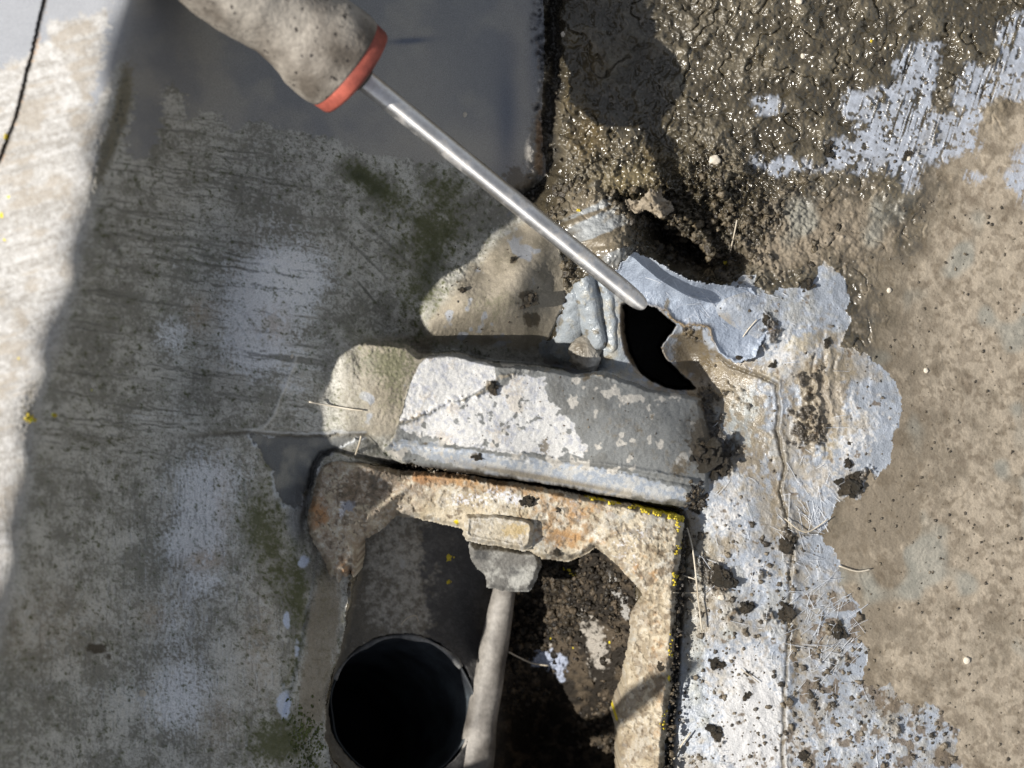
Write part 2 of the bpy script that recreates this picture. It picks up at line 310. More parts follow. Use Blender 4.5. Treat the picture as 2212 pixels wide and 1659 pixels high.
# right side wall seen through the tear
# sheet relief
strokeA = .75 * streak(U + 9 * W1, V + 5 * W2, 7, 210, 5.0, 2) + .6 * streak(U, V + 4 * W1, 11, 120, 3.4, 4) + .35 * streak(U, V + 3 * W2, 4, 60, 2.6, 0)
strokeB = streak(U, V, 42, 90, 8, 3)
strokeL = streak(U, V, -14, 110, 8, 5) + .6 * streak(U, V, -18, 50, 5, 1)
strokeV = streak(U + 6 * W1, V, 86, 70, 3.2, 2) + .5 * streak(U, V, 93, 30, 2.2, 0)
sClean = np.maximum(samp(F['clean'], U + 5 * W1 + 3 * W3 + 10 * streak(U, V, 5, 50, 5, 3), V + 8 * W2 + 3 * W4),
                    samp(F['clean_left'], U + 6 * W1, V + 9 * W2))
mClean = smooth(-5, 8, sClean + 5 * W3)
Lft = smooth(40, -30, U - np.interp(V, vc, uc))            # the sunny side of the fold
aS = smooth(1150, 900, V) * (1 - smooth(650, 760, U))
sz = (1 - mClean) * ((.16 * strokeA * aS * (1 - Lft)) + .22 * strokeL * Lft + .10 * nD + .08 * nC) + .5 * nA
sz += .35 * strokeB * blobs(U, V, [(810, 560, 90, 130, 1, 30)]) + .18 * strokeV * smooth(930, 1000, V) * (1 - mClean)
crust = blobs(U, V, [(268, 200, 18, 70, 1.2, 8), (240, 300, 18, 70, 1.1, 18), (215, 380, 18, 60, .6, 20), (60, 880, 20, 70, .6, 10), (790, 790, 70, 60, .25), (850, 880, 60, 60, .2), (900, 740, 120, 20, .4), (860, 470, 45, 60, .6, 30), (990, 560, 60, 80, .5), (660, 1600, 45, 70, .35)])
sz += crust * (.5 + .9 * nD + .7 * nC)
sz -= 2.8 * np.exp(-(samp(LN['crack'], U + 1.5 * W3, V) / 3.2) ** 2)
seamw = smooth(330, 560, U)
sz -= 1.2 * seamw * np.exp(-(samp(LN['seam'], US, VS) / 5) ** 2)
sz += .8 * np.exp(-(samp(LN['crease'], US, VS) / 4) ** 2)
sz -= 1.5 * smooth(-2, 3, samp(F['puddle'], UW, VW))
sz -= 2.0 * np.exp(-(samp(LN['gash'], US, VS) / 7) ** 2)
sz += .8 * blobs(U, V, [(420, 640, 60, 160, 1, 20), (640, 760, 50, 90, 1, -30), (300, 760, 40, 90, -1, 25), (470, 620, 20, 130, -1, 25)])
crestw = np.exp(-((U - np.interp(V, vc, uc)) / 45) ** 2)
sz = sz * (1 - .7 * crestw)
Z = Z + mSheet * sz
# box relief
Z = Z + mBox * (1 - mCoat) * (.25 * nB + .10 * nD + 1.4 * np.exp(-(samp(LN['boxlip'], US, VS) / 5) ** 2) - 1.2 * np.exp(-(samp(LN['boxlip'], US, VS - 9) / 5) ** 2))
Z = Z + mBox * crust * (.4 * nD + .4 * nC)
foldd = samp(LN['fold'], UW, VW)
Z = Z + mBox * (1.0 * np.exp(-(foldd / 7) ** 2) * (1 + nC))
gfade = smooth(1500, 1440, U) * np.where(U < 760, .45 * smooth(1200, 1050, V), .45 + .55 * smooth(760, 900, U))
Z = Z - 12 * np.exp(-(samp(LN['groove'], US, VS) / 5.5) ** 2) * (1 - mPit) * gfade
# pit relief
mudpit = smooth(1040, 1110, U + 12 * W1) * mPit
Z = Z + mPit * (1 - inpipe) * (mudpit * (1.6 * nB + 2.2 * np.abs(nC) + 1.1 * nD) + .3 * nC)

# ------------------------------------------------------------------ colours
def C3(c): return rgb(c, U.shape)
spk = fbm(U, V, 4.2, 2, 5, .4)
spk2 = fbm(U, V, 9, 3, 0, 1.4)

# sheet
frost = blobs(U, V, [(560, 640, 90, 110, 1.0, 20), (640, 600, 90, 70, .9, -25), (560, 760, 90, 60, .8), (370, 725, 40, 50, .8), (640, 850, 50, 60, .35), (290, 900, 60, 50, .35), (400, 880, 50, 50, .3),
     (450, 1030, 90, 60, .6), (440, 1130, 110, 80, .9, 90), (400, 1180, 60, 40, .6), (440, 1260, 60, 30, .5), (380, 1340, 60, 80, .6), (400, 1490, 80, 70, .8), (380, 1560, 60, 40, .4), (260, 1500, 120, 50, .25), (560, 470, 120, 60, .25), (350, 580, 80, 60, .2), (80, 1480, 60, 15, .3), (100, 1010, 60, 60, .25), (250, 1250, 80, 60, .2)])
darkb = blobs(U, V, [(500, 470, 200, 60, .5, 8), (300, 640, 120, 120, .3), (200, 820, 120, 90, .5), (150, 950, 130, 60, .5), (450, 870, 110, 60, .4, 10), (120, 1180, 120, 130, .3), (560, 900, 60, 60, .3), (830, 480, 60, 100, .5, 20), (250, 1000, 80, 30, .5), (300, 1290, 120, 80, .25)])
f = frost - .8 * darkb + .28 * spk2 + .30 * spk + .12 * strokeA * aS * 2 + .18 * strokeV * smooth(930, 1000, V)
cs = C3((.155, .148, .128))
cs = mix(cs, (.30, .29, .265), smooth(-.55, .5, .5 * spk + .5 * nB + .2 * nA))
cs = mix(cs, (.36, .365, .375), smooth(.10, .85, f) * .85)
cs = mix(cs, (.42, .43, .455), smooth(.35, 1.2, frost + .35 * spk + .2 * spk2 + .25 * strokeV) * .85)
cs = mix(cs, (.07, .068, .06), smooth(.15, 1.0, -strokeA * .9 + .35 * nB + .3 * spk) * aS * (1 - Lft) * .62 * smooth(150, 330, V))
curl = streak(U + .0012 * (V - 450) ** 2, V, 38, 120, 7, 1)
cs = mix(cs, (.08, .078, .065), smooth(.3, .9, curl) * np.clip(blobs(U, V, [(800, 600, 90, 140, 1.1, 15), (560, 700, 120, 60, .4)]), 0, 1) * .7)
cs = mix(cs, (.075, .07, .06), smooth(.45, .95, spk2 + .35 * spk - .5 * frost) * .6)
cs = mix(cs, (.085, .08, .07), smooth(.5, .95, strokeV + .3 * spk) * smooth(930, 1050, V) * .45)
cs = mix(cs, (.36, .37, .40), smooth(.6, 1.0, streak(U, V, 88, 45, 2.2, 3) + .25 * spk) * smooth(950, 1050, V) * blobs(U, V, [(440, 1300, 170, 350, .8)]) * .8)
cs = mix(cs, (.26, .20, .14), np.clip(blobs(U, V, [(440, 1210, 40, 22, .8), (480, 1090, 20, 90, .3), (100, 1350, 160, 100, .25), (330, 1330, 30, 30, .5), (590, 700, 40, 50, .5), (430, 680, 30, 40, .5), (470, 1560, 40, 70, .3), (560, 1400, 40, 120, .4)]), 0, 1) * smooth(-.6, .6, spk2 + .4))
green = blobs(U, V, [(560, 1130, 45, 60, .8), (600, 1040, 35, 40, .4), (600, 1230, 35, 70, .6), (640, 1340, 20, 120, .5), (600, 1600, 60, 55, 1.0), (650, 1270, 16, 60, .6), (790, 385, 50, 22, 1.0, 30), (850, 440, 50, 45, .5, 40), (940, 500, 60, 75, .9, 30), (900, 640, 45, 60, .6, 10), (960, 400, 50, 30, .5), (640, 950, 20, 15, .2), (700, 1300, 14, 80, .35), (870, 745, 100, 22, .5), (620, 1480, 14, 60, .4)])
cs = mix(cs, (.066, .070, .022), np.clip(smooth(-.02, .85, green + .30 * spk2 + .40 * spk + .15 * nC) * .85, 0, 1))
cs = mix(cs, (.045, .05, .022), np.clip(blobs(U, V, [(775, 380, 32, 16, 1.0, 20), (815, 412, 22, 22, .8, 30), (930, 590, 25, 50, .6, 10), (865, 525, 14, 20, .4)]), 0, 1) * .9)
cl = C3((.150, .151, .154)); cl = mix(cl, (.195, .188, .175), smooth(-.3, .9, nA + .5 * nB)); cl = mix(cl, (.26, .24, .21), np.clip(blobs(U, V, [(1000, 330, 160, 60, .8), (880, 200, 130, 130, .5), (1130, 200, 30, 200, .5)]), 0, 1))
cl = mix(cl, (.085, .095, .12), np.clip(blobs(U, V, [(1095, 260, 22, 120, .7), (885, 88, 45, 7, 1.2, -4), (1160, 120, 22, 120, .5), (350, 60, 60, 80, .4)]), 0, 1))
cl = mix(cl, (.09, .075, .055), np.clip(smooth(.4, .8, blobs(U, V, [(1115, 375, 28, 22, 1), (1150, 400, 30, 22, 1), (1100, 410, 26, 22, .8)]) + .4 * spk2), 0, 1) * .8)
cl = mix(cl, (.27, .20, .14), smooth(.35, .9, blobs(U, V, [(1165, 290, 12, 60, .9), (1162, 120, 9, 60, .6), (1165, 360, 14, 30, .8)]) + .2 * spk2))
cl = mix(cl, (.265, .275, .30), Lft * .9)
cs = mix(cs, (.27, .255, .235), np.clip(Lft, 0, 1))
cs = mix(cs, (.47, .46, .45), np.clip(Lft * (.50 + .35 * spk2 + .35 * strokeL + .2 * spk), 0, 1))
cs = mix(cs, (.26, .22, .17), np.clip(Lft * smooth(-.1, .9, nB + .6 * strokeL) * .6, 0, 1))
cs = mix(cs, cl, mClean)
cs = mix(cs, (.135, .12, .085), smooth(.3, .9, crust + .3 * spk) * smooth(760, 700, U) * .9)
tan = smooth(-16, 10, samp(F['tan'], UW, VW)) * np.maximum(smooth(700, 850, U + 25 * nB), smooth(720, 690, V))
ct = mix(C3((.29, .255, .20)), (.205, .18, .135), smooth(-.3, .8, nB + .4 * nC)); ct = mix(ct, (.44, .385, .30), smooth(.1, .9, spk * .7 + .4 * spk2) * .5)
ct = mix(ct, (.15, .145, .09), smooth(.2, .9, blobs(U, V, [(830, 780, 80, 40, .8), (860, 850, 40, 70, .5), (950, 735, 140, 16, .3), (1060, 660, 60, 40, .4)]) + .35 * spk))  # brown patches; the streak between hump and ledge paints in cast shade
ct = mix(ct, (.30, .32, .36), smooth(.66, .86, fbm(U, V, 42, 3, 5, .7) + .15 + .7 * blobs(U, V, [(1045, 650, 16, 16, .5), (985, 560, 30, 50, .6), (960, 630, 18, 30, .6)])) * .8)
ct = mix(ct, (.085, .068, .045), smooth(.45, .75, blobs(U, V, [(1145, 690, 22, 22, .8), (1138, 640, 26, 20, .9), (1108, 562, 10, 9, 1), (1250, 690, 4, 4, 1), (1000, 628, 16, 5, .9, 20), (1160, 690, 6, 20, .6)]) + .3 * spk2))
cs = mix(cs, ct, tan)
pd = smooth(-1, 2, samp(F['puddle'], UW, VW))
cp = mix(C3((.105, .108, .112)), (.17, .165, .15), smooth(0, 1, nB + .2))
cs = mix(cs, (.33, .35, .38), np.clip(np.exp(-(samp(F['puddle'], UW, VW) / 5) ** 2) * smooth(-.1, .3, nB + .3), 0, 1) * .7)
cs = mix(cs, cp, pd)
cs = mix(cs, (.10, .085, .06), (.15 + .65 * seamw) * np.exp(-(samp(LN['seam'], US, VS) / 6) ** 2))
cs = mix(cs, (.42, .43, .44), .6 * np.exp(-(samp(LN['seam'], US, VS + 4) / 2.5) ** 2) * smooth(480, 540, U))
cs = mix(cs, (.36, .35, .33), .7 * np.exp(-(samp(LN['crease'], US, VS) / 3) ** 2))
cs = mix(cs, (.025, .02, .015), np.exp(-(samp(LN['crack'], U + 1.5 * W3, V) / 4.0) ** 2))
cs = mix(cs, (.40, .24, .12), np.exp(-((samp(LN['crack'], U - 6 + 2 * W3, V)) / 4.0) ** 2) * smooth(.2, .8, spk2) * .6)
arm = blobs(U, V, [(700, 1330, 40, 130, 1.0, 6), (680, 1500, 40, 100, .9, 6)])
cs = mix(cs, (.17, .14, .10), np.clip(smooth(.25, .8, arm + .15 * strokeV) * .75, 0, 1))
cs = mix(cs, (.30, .33, .40), smooth(.6, .85, blobs(U, V, [(655, 1215, 16, 22, 1), (618, 1340, 12, 26, 1), (612, 1520, 24, 55, 1), (640, 1400, 12, 45, .8), (690, 1200, 20, 20, .4)]) + .2 * nC) * .9)
cs = mix(cs, (.16, .165, .17), smooth(.3, .9, blobs(U, V, [(640, 1120, 26, 60, 1)]) + .1 * nC) * .7)
yel = smooth(.78, .9, blobs(U, V, [(14, 296, 7, 9, 1.1), (3, 465, 6, 10, 1.2), (10, 520, 5, 7, 1), (40, 775, 4, 4, 1.2), (68, 905, 11, 12, 1.0), (116, 897, 8, 6, 1.2), (18, 425, 7, 5, 1), (198, 843, 4, 3, 1), (508, 285, 5, 4, .0)]) + .25 * spk)
cs = mix(cs, (.62, .50, .04), yel)
cs = mix(cs, (.055, .04, .025), smooth(.55, .9, blobs(U, V, [(205, 1400, 30, 16, 1.1), (235, 1420, 14, 14, .8)]) + .2 * spk2) * .85)
cs = np.clip(cs * (1.62 - .60 * Lft - .60 * tan * (1 - Lft))[..., None], 0, .72)  # shade lifted in the colour itself; sunlit fold and tan hump held back
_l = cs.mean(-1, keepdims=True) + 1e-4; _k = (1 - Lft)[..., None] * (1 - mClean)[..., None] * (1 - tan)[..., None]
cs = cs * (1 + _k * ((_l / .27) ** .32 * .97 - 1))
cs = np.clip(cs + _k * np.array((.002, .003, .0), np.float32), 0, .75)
rs_sheet = .50 + .3 * (1 - mClean) - .2 * pd

# earth (wet mud to drying dirt)
mudc = mix(C3((.058, .048, .031)), (.120, .101, .068), smooth(-.5, .8, nB + .5 * nA))
mudc = mix(mudc, (.055, .045, .028), smooth(.1, .9, -nC + .3 * spk) * .7)
mudc = mix(mudc, (.12, .085, .035), smooth(.3, .8, blobs(U, V, [(1260, 150, 50, 150, .7), (1420, 330, 60, 40, .6), (1270, 300, 60, 60, .5)]) + .25 * nB) * .6)
mudc = mix(mudc, (.045, .043, .038), np.clip(blobs(U, V, [(1385, 60, 70, 110, .2), (1480, 530, 120, 50, .5)]), 0, 1))  # handle's cast shadow and the hollow's shade painted into the mud colour
dirt = mix(C3((.205, .172, .130)), (.37, .315, .245), smooth(-.45, .75, .15 * spk + .55 * np.clip((U + .1 * V - 2120) / 200, -1, .6) +  nA * .3 + nB * .5 + .25 * nC + .35 * blobs(U, V, [(2080, 650, 130, 190, 1.4), (2120, 1150, 100, 200, .7), (2000, 1280, 70, 100, .7), (2120, 1500, 60, 100, .5), (1900, 650, 50, 100, -.6), (1960, 1000, 90, 120, -.9), (2200, 1000, 60, 90, -.5), (1900, 1120, 60, 90, -1.2), (1960, 760, 50, 120, -.8), (1900, 1330, 40, 120, -1.0), (2010, 1480, 60, 60, -.8), (1860, 560, 70, 60, -.6), (2180, 300, 30, 80, .8)]) + .12))
dirt = mix(dirt, (.115, .09, .062), smooth(.15, 1.05, fbm(U, V, 30, 3, 3, 1.9) + .35 * nA + .15 * spk) * .55)
dirt = mix(dirt, (.15, .12, .085), smooth(.35, .75, fbm(U, V, 12, 2, 5, .6) + .3 * nB) * .5)
dirt = mix(dirt, (.13, .10, .072), smooth(.30, .55, fbm(U, V, 17, 2, 1, 1.1) + .12 * nB) * smooth(1900, 2080, U) * .38)
dirt = mix(dirt, (.27, .29, .27), smooth(.5, 1.0, fbm(U, V, 90, 2, 1, .4) + blobs(U, V, [(1880, 520, 30, 90, .5), (1830, 700, 30, 30, .4), (1990, 1230, 40, 90, .4)])) * .45)
wd = np.clip(np.maximum(dry, smooth(.25, .8, mid_dry + .2 * nC)), 0, 1)
ce = mix(mudc, dirt, wd)
ce = mix(ce, (.36, .31, .23), smooth(.5, .9, blobs(U, V, [(1425, 458, 30, 14, 1.0, -12), (1700, 545, 50, 20, .6), (1660, 600, 20, 20, .5)]) + .15 * spk) * .8)
cm = mix(C3((.20, .165, .115)), (.36, .375, .38), smooth(.1, .7, streak(U + .002 * (V - 480) ** 2, V, -22, 90, 11, 4) + .3 * nC + .2))
ce = mix(ce, cm, np.clip(mound * 1.5 - .25, 0, 1))
ce = mix(ce, (.17, .135, .07), np.clip(olive * 1.2, 0, 1) * .8)
ce = mix(ce, (.37, .40, .46), mSmear * np.clip(.86 + .22 * spk2 - .25 * smooth(.2, .8, nB), 0, 1))
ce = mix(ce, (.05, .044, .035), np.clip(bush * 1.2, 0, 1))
ce = mix(ce, (.05, .042, .03), np.clip(hollow * 1.3, 0, 1))  # hollow darkened in colour to deepen its shade
sparkp = fbm(U, V, 60, 3, 0)
re = .18 + .30 * smooth(.05, .6, nA + .3 * nB) + .12 * np.clip(nC, 0, 1) + .5 * wd + .12 * mSmear

# coat (blue-grey paint with chalk and mud)
cc = mix(C3((.27, .295, .335)), (.37, .405, .465), smooth(-.5, .8, nB + .5 * nA))
cc = mix(cc, (.30, .28, .225), smooth(.1, .9, nB * .6 + .5 * nC + .3 * nA + .1) * .55)
chalk = blobs(U, V, [(1620, 1500, 75, 150, 1.0), (1560, 1130, 60, 60, .7), (1600, 1040, 60, 60, .5), (1640, 1240, 45, 45, .6), (1700, 760, 60, 60, .8), (1800, 870, 60, 90, .7), (1840, 960, 50, 60, .5), (1640, 1620, 100, 100, .8), (1520, 1350, 20, 60, .2), (1900, 900, 40, 60, .4), (1760, 1040, 60, 60, .6), (1950, 1620, 90, 60, .4), (1800, 1600, 90, 60, .4), (1260, 740, 60, 50, .4), (1400, 845, 60, 14, .5)])
cc = mix(cc, (.56, .55, .54), smooth(.38, .75, chalk + .28 * spk2 + .22 * spk) * .8)
cc = mix(cc, (.50, .45, .34), smooth(.45, .95, blobs(U, V, [(1730, 740, 50, 40, .8), (1790, 960, 50, 40, .8), (1560, 800, 60, 30, .9, 30), (1660, 815, 30, 20, .9), (1380, 820, 50, 20, .7), (1320, 800, 40, 30, .6), (1345, 720, 16, 70, .7), (1500, 1170, 26, 26, .4)]) + .3 * spk2) * .8)
greyc = blobs(U, V, [(1580, 860, 70, 60, 1.0), (1600, 950, 60, 70, .7), (1500, 1350, 30, 220, 1.1), (1520, 1200, 40, 60, .8), (1620, 1080, 30, 60, .5), (1570, 1370, 22, 22, 1), (1530, 1560, 18, 60, .5), (1690, 1230, 18, 60, .6)])
cc = mix(cc, (.30, .31, .29), np.clip(smooth(.3, .9, greyc + .2 * nC) * .8, 0, 1))
wash = blobs(U, V, [(1540, 820, 60, 60, .8), (1600, 790, 50, 30, .8), (1640, 940, 30, 90, .5), (1590, 870, 70, 80, .4), (1790, 860, 45, 100, .9), (1750, 900, 45, 90, .8), (1530, 1300, 26, 130, .45), (1720, 1400, 12, 120, .8), (1560, 1190, 40, 50, .4), (1640, 1380, 60, 60, .25), (1680, 1060, 24, 60, .7), (1600, 1000, 50, 50, .4), (1820, 800, 30, 60, .4), (1690, 1150, 20, 60, .6), (1530, 700, 40, 30, .5), (1490, 1180, 14, 100, .8), (1300, 700, 60, 70, .25), (1745, 1120, 30, 40, .6), (1520, 850, 30, 30, .9), (1560, 1000, 50, 40, .5)])
cc = mix(cc, (.20, .155, .095), np.clip(smooth(.22, .8, wash + .3 * spk2 + .35 * streak(U + 12 * W1, V, 84, 60, 7, 2)) * .8, 0, 1))
film = smooth(-.1, .9, fbm(U, V, 60, 4, 2, 1.5) + .3 * spk2 + .45 * blobs(U, V, [(1760, 880, 90, 140, 1), (1560, 870, 90, 90, 1), (1500, 1250, 40, 200, 1), (1720, 1300, 24, 260, .8), (1650, 1100, 60, 70, .5)]))
cc = mix(cc, (.25, .21, .15), film * .65)
cc = mix(cc, (.045, .036, .026), mc * .92)
lowmud = smooth(.40, .6, fbm(U, V, 20, 3, 3, .3) - .4 + .62 * smooth(1150, 1450, V + .5 * (U - 1700)) * smooth(1640, 1760, U))
cc = mix(cc, (.13, .095, .06), np.clip(lowmud, 0, 1) * .85)
seamd = np.maximum(np.exp(-(samp(LN['seam_q'], U + 4 + 3 * W1, V) / 5) ** 2), np.exp(-(samp(LN['seam_r'], U + 5 + 3 * W1, V) / 5) ** 2))
cc = mix(cc, (.10, .08, .05), np.clip(seamd, 0, 1) * .85)
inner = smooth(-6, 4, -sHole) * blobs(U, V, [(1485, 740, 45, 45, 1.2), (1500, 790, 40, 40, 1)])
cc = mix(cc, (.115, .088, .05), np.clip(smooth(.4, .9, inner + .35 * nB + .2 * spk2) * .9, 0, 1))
edge = np.exp(-np.abs(sHole + 4) / 7)
cc = mix(cc, (.33, .26, .17), np.clip(edge * smooth(-.3, .5, spk2), 0, 1) * .8)
cc = mix(cc, (.05, .042, .03), smooth(-1, 3, sHole - 9 * lft_h))  # cavity of the tear coloured mud-dark, adding to its own shade
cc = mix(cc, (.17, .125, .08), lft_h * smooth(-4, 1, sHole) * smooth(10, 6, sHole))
cc = mix(cc, (.29, .32, .345), dripm * .85)
cc = mix(cc, (.42, .38, .29), dripm * smooth(.1, .8, spk2 * .5 + .6 * nB) * .5)
cc = mix(cc, (.15, .12, .07), dripm * smooth(.35, .9, fbm(U, V, 18, 3, 5, .8)) * .75)
crazed = smooth(.06, .02, np.abs(fbm(U, V, 34, 2, 2, .9))) * blobs(U, V, [(1610, 700, 90, 90, 1.2), (1650, 800, 60, 60, .6)])
cc = mix(cc, (.16, .19, .26), np.clip(crazed, 0, 1) * .6)
rc = .36 + .35 * np.clip(chalk, 0, 1) + .1 * nC + .2 * lowmud - .12 * np.clip(wash, 0, 1)

# box
cb = mix(C3((.235, .24, .235)), (.185, .185, .175), smooth(-.3, .8, nB + .3 * spk))
cb = mix(cb, (.21, .175, .125), smooth(.3, .9, blobs(U, V, [(1350, 930, 60, 60, .4), (1470, 1000, 50, 50, .6), (1200, 1030, 120, 14, .4)]) + .35 * spk2) * .7)
hb = fbm(U, V, 15, 3, 5, 1.0)
wa = np.maximum(smooth(-1, 1.5, samp(F['white_a'], U + 3 * W1, V + 3 * W2)), smooth(-1.5, 1.5, samp(F['white_b'], UW, VW)) * (1 - smooth(.58, .68, hb)))
wcx = smooth(-1, 3, samp(F['white_c'], UW, VW))
flk = smooth(.32, .45, fbm(U, V, 26, 3, 1, 2.2) + .55 * blobs(U, V, [(1240, 1010, 100, 16, 1, 12), (1290, 840, 60, 12, .9, 20), (1380, 860, 60, 12, .9, 10), (1490, 1075, 30, 20, .8), (1360, 1010, 30, 14, .5), (1430, 975, 20, 20, .3), (1230, 800, 60, 10, .8)]) - .32)
cw = mix(C3((.66, .65, .63)), (.47, .48, .52), smooth(-.2, .8, spk2)); cw = mix(cw, (.66, .64, .61), smooth(.1, .9, spk) * .6)
cw = mix(cw, (.52, .43, .32), smooth(.5, .9, nB + .25 * spk) * .4)
cb = mix(cb, mix(C3((.38, .42, .48)), (.56, .56, .55), smooth(-.3, .5, spk2 + .3 * nC)), wcx * .85)
cb = mix(cb, (.54, .51, .46), np.clip(flk, 0, 1) * .95)
cb = mix(cb, cw, wa)
cb = mix(cb, (.26, .22, .16), smooth(5, 1.5, foldd) * smooth(-.3, .3, nC) * .8)
cb = mix(cb, (.20, .16, .10), np.clip(blobs(U, V, [(1250, 1046, 220, 7, .9, 11), (1100, 1022, 120, 6, .8, 10)]), 0, 1) * .8)
cb = mix(cb, ct, tan * (1 - wa))
cb = mix(cb, (.14, .11, .07), smooth(.35, .6, blobs(U, V, [(1022, 826 + 60, 13, 13, .0), (1060, 834, 14, 14, .9), (1176, 966, 14, 16, .8), (1027, 985, 9, 7, 1), (918, 958, 6, 3, 1), (1265, 815, 14, 10, .7), (1470, 1010, 24, 24, .7), (1410, 900, 8, 8, .6), (1380, 930, 10, 8, .5)]) + .25 * spk) * .8)
cb = mix(cb, (.06, .048, .034), smooth(.58, .72, mudcoat * .9 + .4 * grit + .15 * spk) * .9)
cb = mix(cb, (.17, .145, .11), smooth(.1, .9, mudcoat + .3 * spk2) * .5)
rb = .62 - .12 * nC

# pit
cpit = mix(C3((.15, .135, .11)), (.36, .34, .30), smooth(-.3, .9, spk2 * .45 + .3 * spk + .35 * nB + .9 * blobs(U, V, [(870, 1240, 50, 110, .6)]) - .5 * smooth(800, 770, U)))
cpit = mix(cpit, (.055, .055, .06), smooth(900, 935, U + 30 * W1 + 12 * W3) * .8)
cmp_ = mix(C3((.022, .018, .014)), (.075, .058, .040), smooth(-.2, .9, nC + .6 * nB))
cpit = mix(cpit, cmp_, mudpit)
cpit = mix(cpit, (.36, .33, .29), smooth(.42, .7, blobs(U, V, [(1290, 1400, 26, 60, 1.0, -10), (1250, 1330, 22, 60, .5), (1180, 1390, 20, 16, .6)]) + .35 * spk2 + .15 * nC) * .85)
cpit = mix(cpit, (.36, .40, .50), smooth(.45, .7, blobs(U, V, [(1190, 1425, 42, 22, .9), (1210, 1460, 14, 26, .7), (1160, 1430, 20, 14, .5), (1150, 1400, 20, 12, .5)]) + .35 * spk2) * .85)
cpit = mix(cpit, (.36, .35, .33), smooth(.4, .7, blobs(U, V, [(1330, 1270, 12, 50, .9, -25), (1350, 1320, 10, 30, .7), (870, 1220, 8, 14, 1.0)]) + .3 * spk2) * .8)
cpit = mix(cpit, (.62, .50, .03), smooth(.85, .95, blobs(U, V, [(1230, 1232, 8, 5, 1.3), (1244, 1240, 5, 6, 1.2), (1218, 1228, 4, 4, 1.2), (795 + 175, 1204, 9, 10, 1.2), (969, 1258, 7, 5, 1.3), (1188, 1379, 4, 3, 1.3), (1238, 1400, 3, 3, 1.3), (1316, 1388, 4, 7, 1.1)]) + .2 * spk))
cpit = mix(cpit, (.03, .03, .035), inpipe)
rpit = .75 + 0 * U

def color_for(name):
    return {'sheet': (cs, rs_sheet), 'earth': (ce, re), 'coat': (cc, rc), 'box': (cb, rb), 'pit': (cpit, rpit)}[name]

# gap round the frame, its shade darkened into the surface colours
gd = np.exp(-(samp(LN['groove'], US, VS) / (5.5 + 2.5 * nB)) ** 2) * gfade
for A in (cs, cb, cc):
    A += (np.array((.05, .04, .028), np.float32) - A) * np.clip(gd * 1.1, 0, 1)[..., None]

# ------------------------------------------------------------------ mesh building
def new_mesh(name, co, faces, cols=None, rgh=None, smooth_=True):
    me = bpy.data.meshes.new(name)
    co = np.ascontiguousarray(co, np.float32); faces = np.ascontiguousarray(faces, np.int32)
    n, k = faces.shape
    me.vertices.add(len(co)); me.vertices.foreach_set("co", co.ravel())
    me.loops.add(n * k); me.loops.foreach_set("vertex_index", faces.ravel())
    me.polygons.add(n)
    me.polygons.foreach_set("loop_start", np.arange(0, n * k, k, dtype=np.int32))
    me.polygons.foreach_set("loop_total", np.full(n, k, np.int32))
    if smooth_: me.polygons.foreach_set("use_smooth", np.ones(n, bool))
    if cols is not None:
        a = me.attributes.new("Col", 'FLOAT_COLOR', 'POINT')
        a.data.foreach_set("color", np.c_[np.clip(cols, 0.003, 1), np.ones(len(cols))].astype(np.float32).ravel())
    if rgh is not None:
        a = me.attributes.new("Rgh", 'FLOAT', 'POINT')
        a.data.foreach_set("value", np.clip(rgh, 0.05, 1).astype(np.float32).ravel())
    me.update(calc_edges=True)
    return me

def world_co(u, v, zmm):
    z = zmm * 0.001
    return np.stack([(u - CU) * S * (1 - z / H), -(v - CV) * S * (1 - z / H), z], -1)

def wpt(u, v, zmm):
    z = zmm * 0.001
    return Vector(((u - CU) * S * (1 - z / H), -(v - CV) * S * (1 - z / H), z))

def tag(o, label=None, cat=None, group=None, kind=None):
    if label: o['label'] = label
    if cat: o['category'] = cat
    if group: o['group'] = group
    if kind: o['kind'] = kind
    return o

def link(name, me, mat, parent=None):
    o = bpy.data.objects.new(name, me); col.objects.link(o)
    if mat and not me.materials: me.materials.append(mat)
    if parent: o.parent = parent
    return o

def relief(name, mask, Zm, C, R, mat, parent=None, skirt=None, usl=None):
    """one piece of the surveyed surface: cells where mask holds; skirt = thickness in mm"""
    global LAST
    idx = np.full(mask.shape[0] * mask.shape[1] and Zm.size, -1, np.int64)
    j, i = np.nonzero(mask)
    a = j * NU + i
    q = np.stack([a, a + NU, a + NU + 1, a + 1], 1)
    used = np.unique(q); LAST = used; idx[used] = np.arange(len(used))
    faces = idx[q]
    co = world_co(U.ravel()[used], V.ravel()[used], Zm.ravel()[used])
    cc_ = C.reshape(-1, 3)[used]; rr = R.ravel()[used]
    if skirt:
        P = np.pad(mask, 1)
        edges = []
        up = ~P[:-2, 1:-1] & mask; dn = ~P[2:, 1:-1] & mask; lf = ~P[1:-1, :-2] & mask; rt = ~P[1:-1, 2:] & mask
        for m, f0, f1 in ((up, 1, 0), (dn, NU, NU + 1), (lf, 0, NU), (rt, NU + 1, 1)):
            jj, ii = np.nonzero(m); b = jj * NU + ii
            edges.append(np.stack([b + f0, b + f1], 1))
        E = idx[np.concatenate(edges)]
        bv = np.unique(E); mp = np.full(len(used), -1, np.int64); mp[bv] = np.arange(len(bv)) + len(used)
        low = co[bv].copy(); sc = (H - (low[:, 2] - skirt * .001)) / (H - low[:, 2])
        low[:, 2] -= skirt * .001
        co = np.r_[co, low]; cc_ = np.r_[cc_, cc_[bv] * .9]; rr = np.r_[rr, rr[bv]]
        faces = np.r_[faces, np.stack([E[:, 1], E[:, 0], mp[E[:, 0]], mp[E[:, 1]]], 1)]
    me = new_mesh(name, co, faces, cc_, rr)
    return link(name, me, mat, parent)

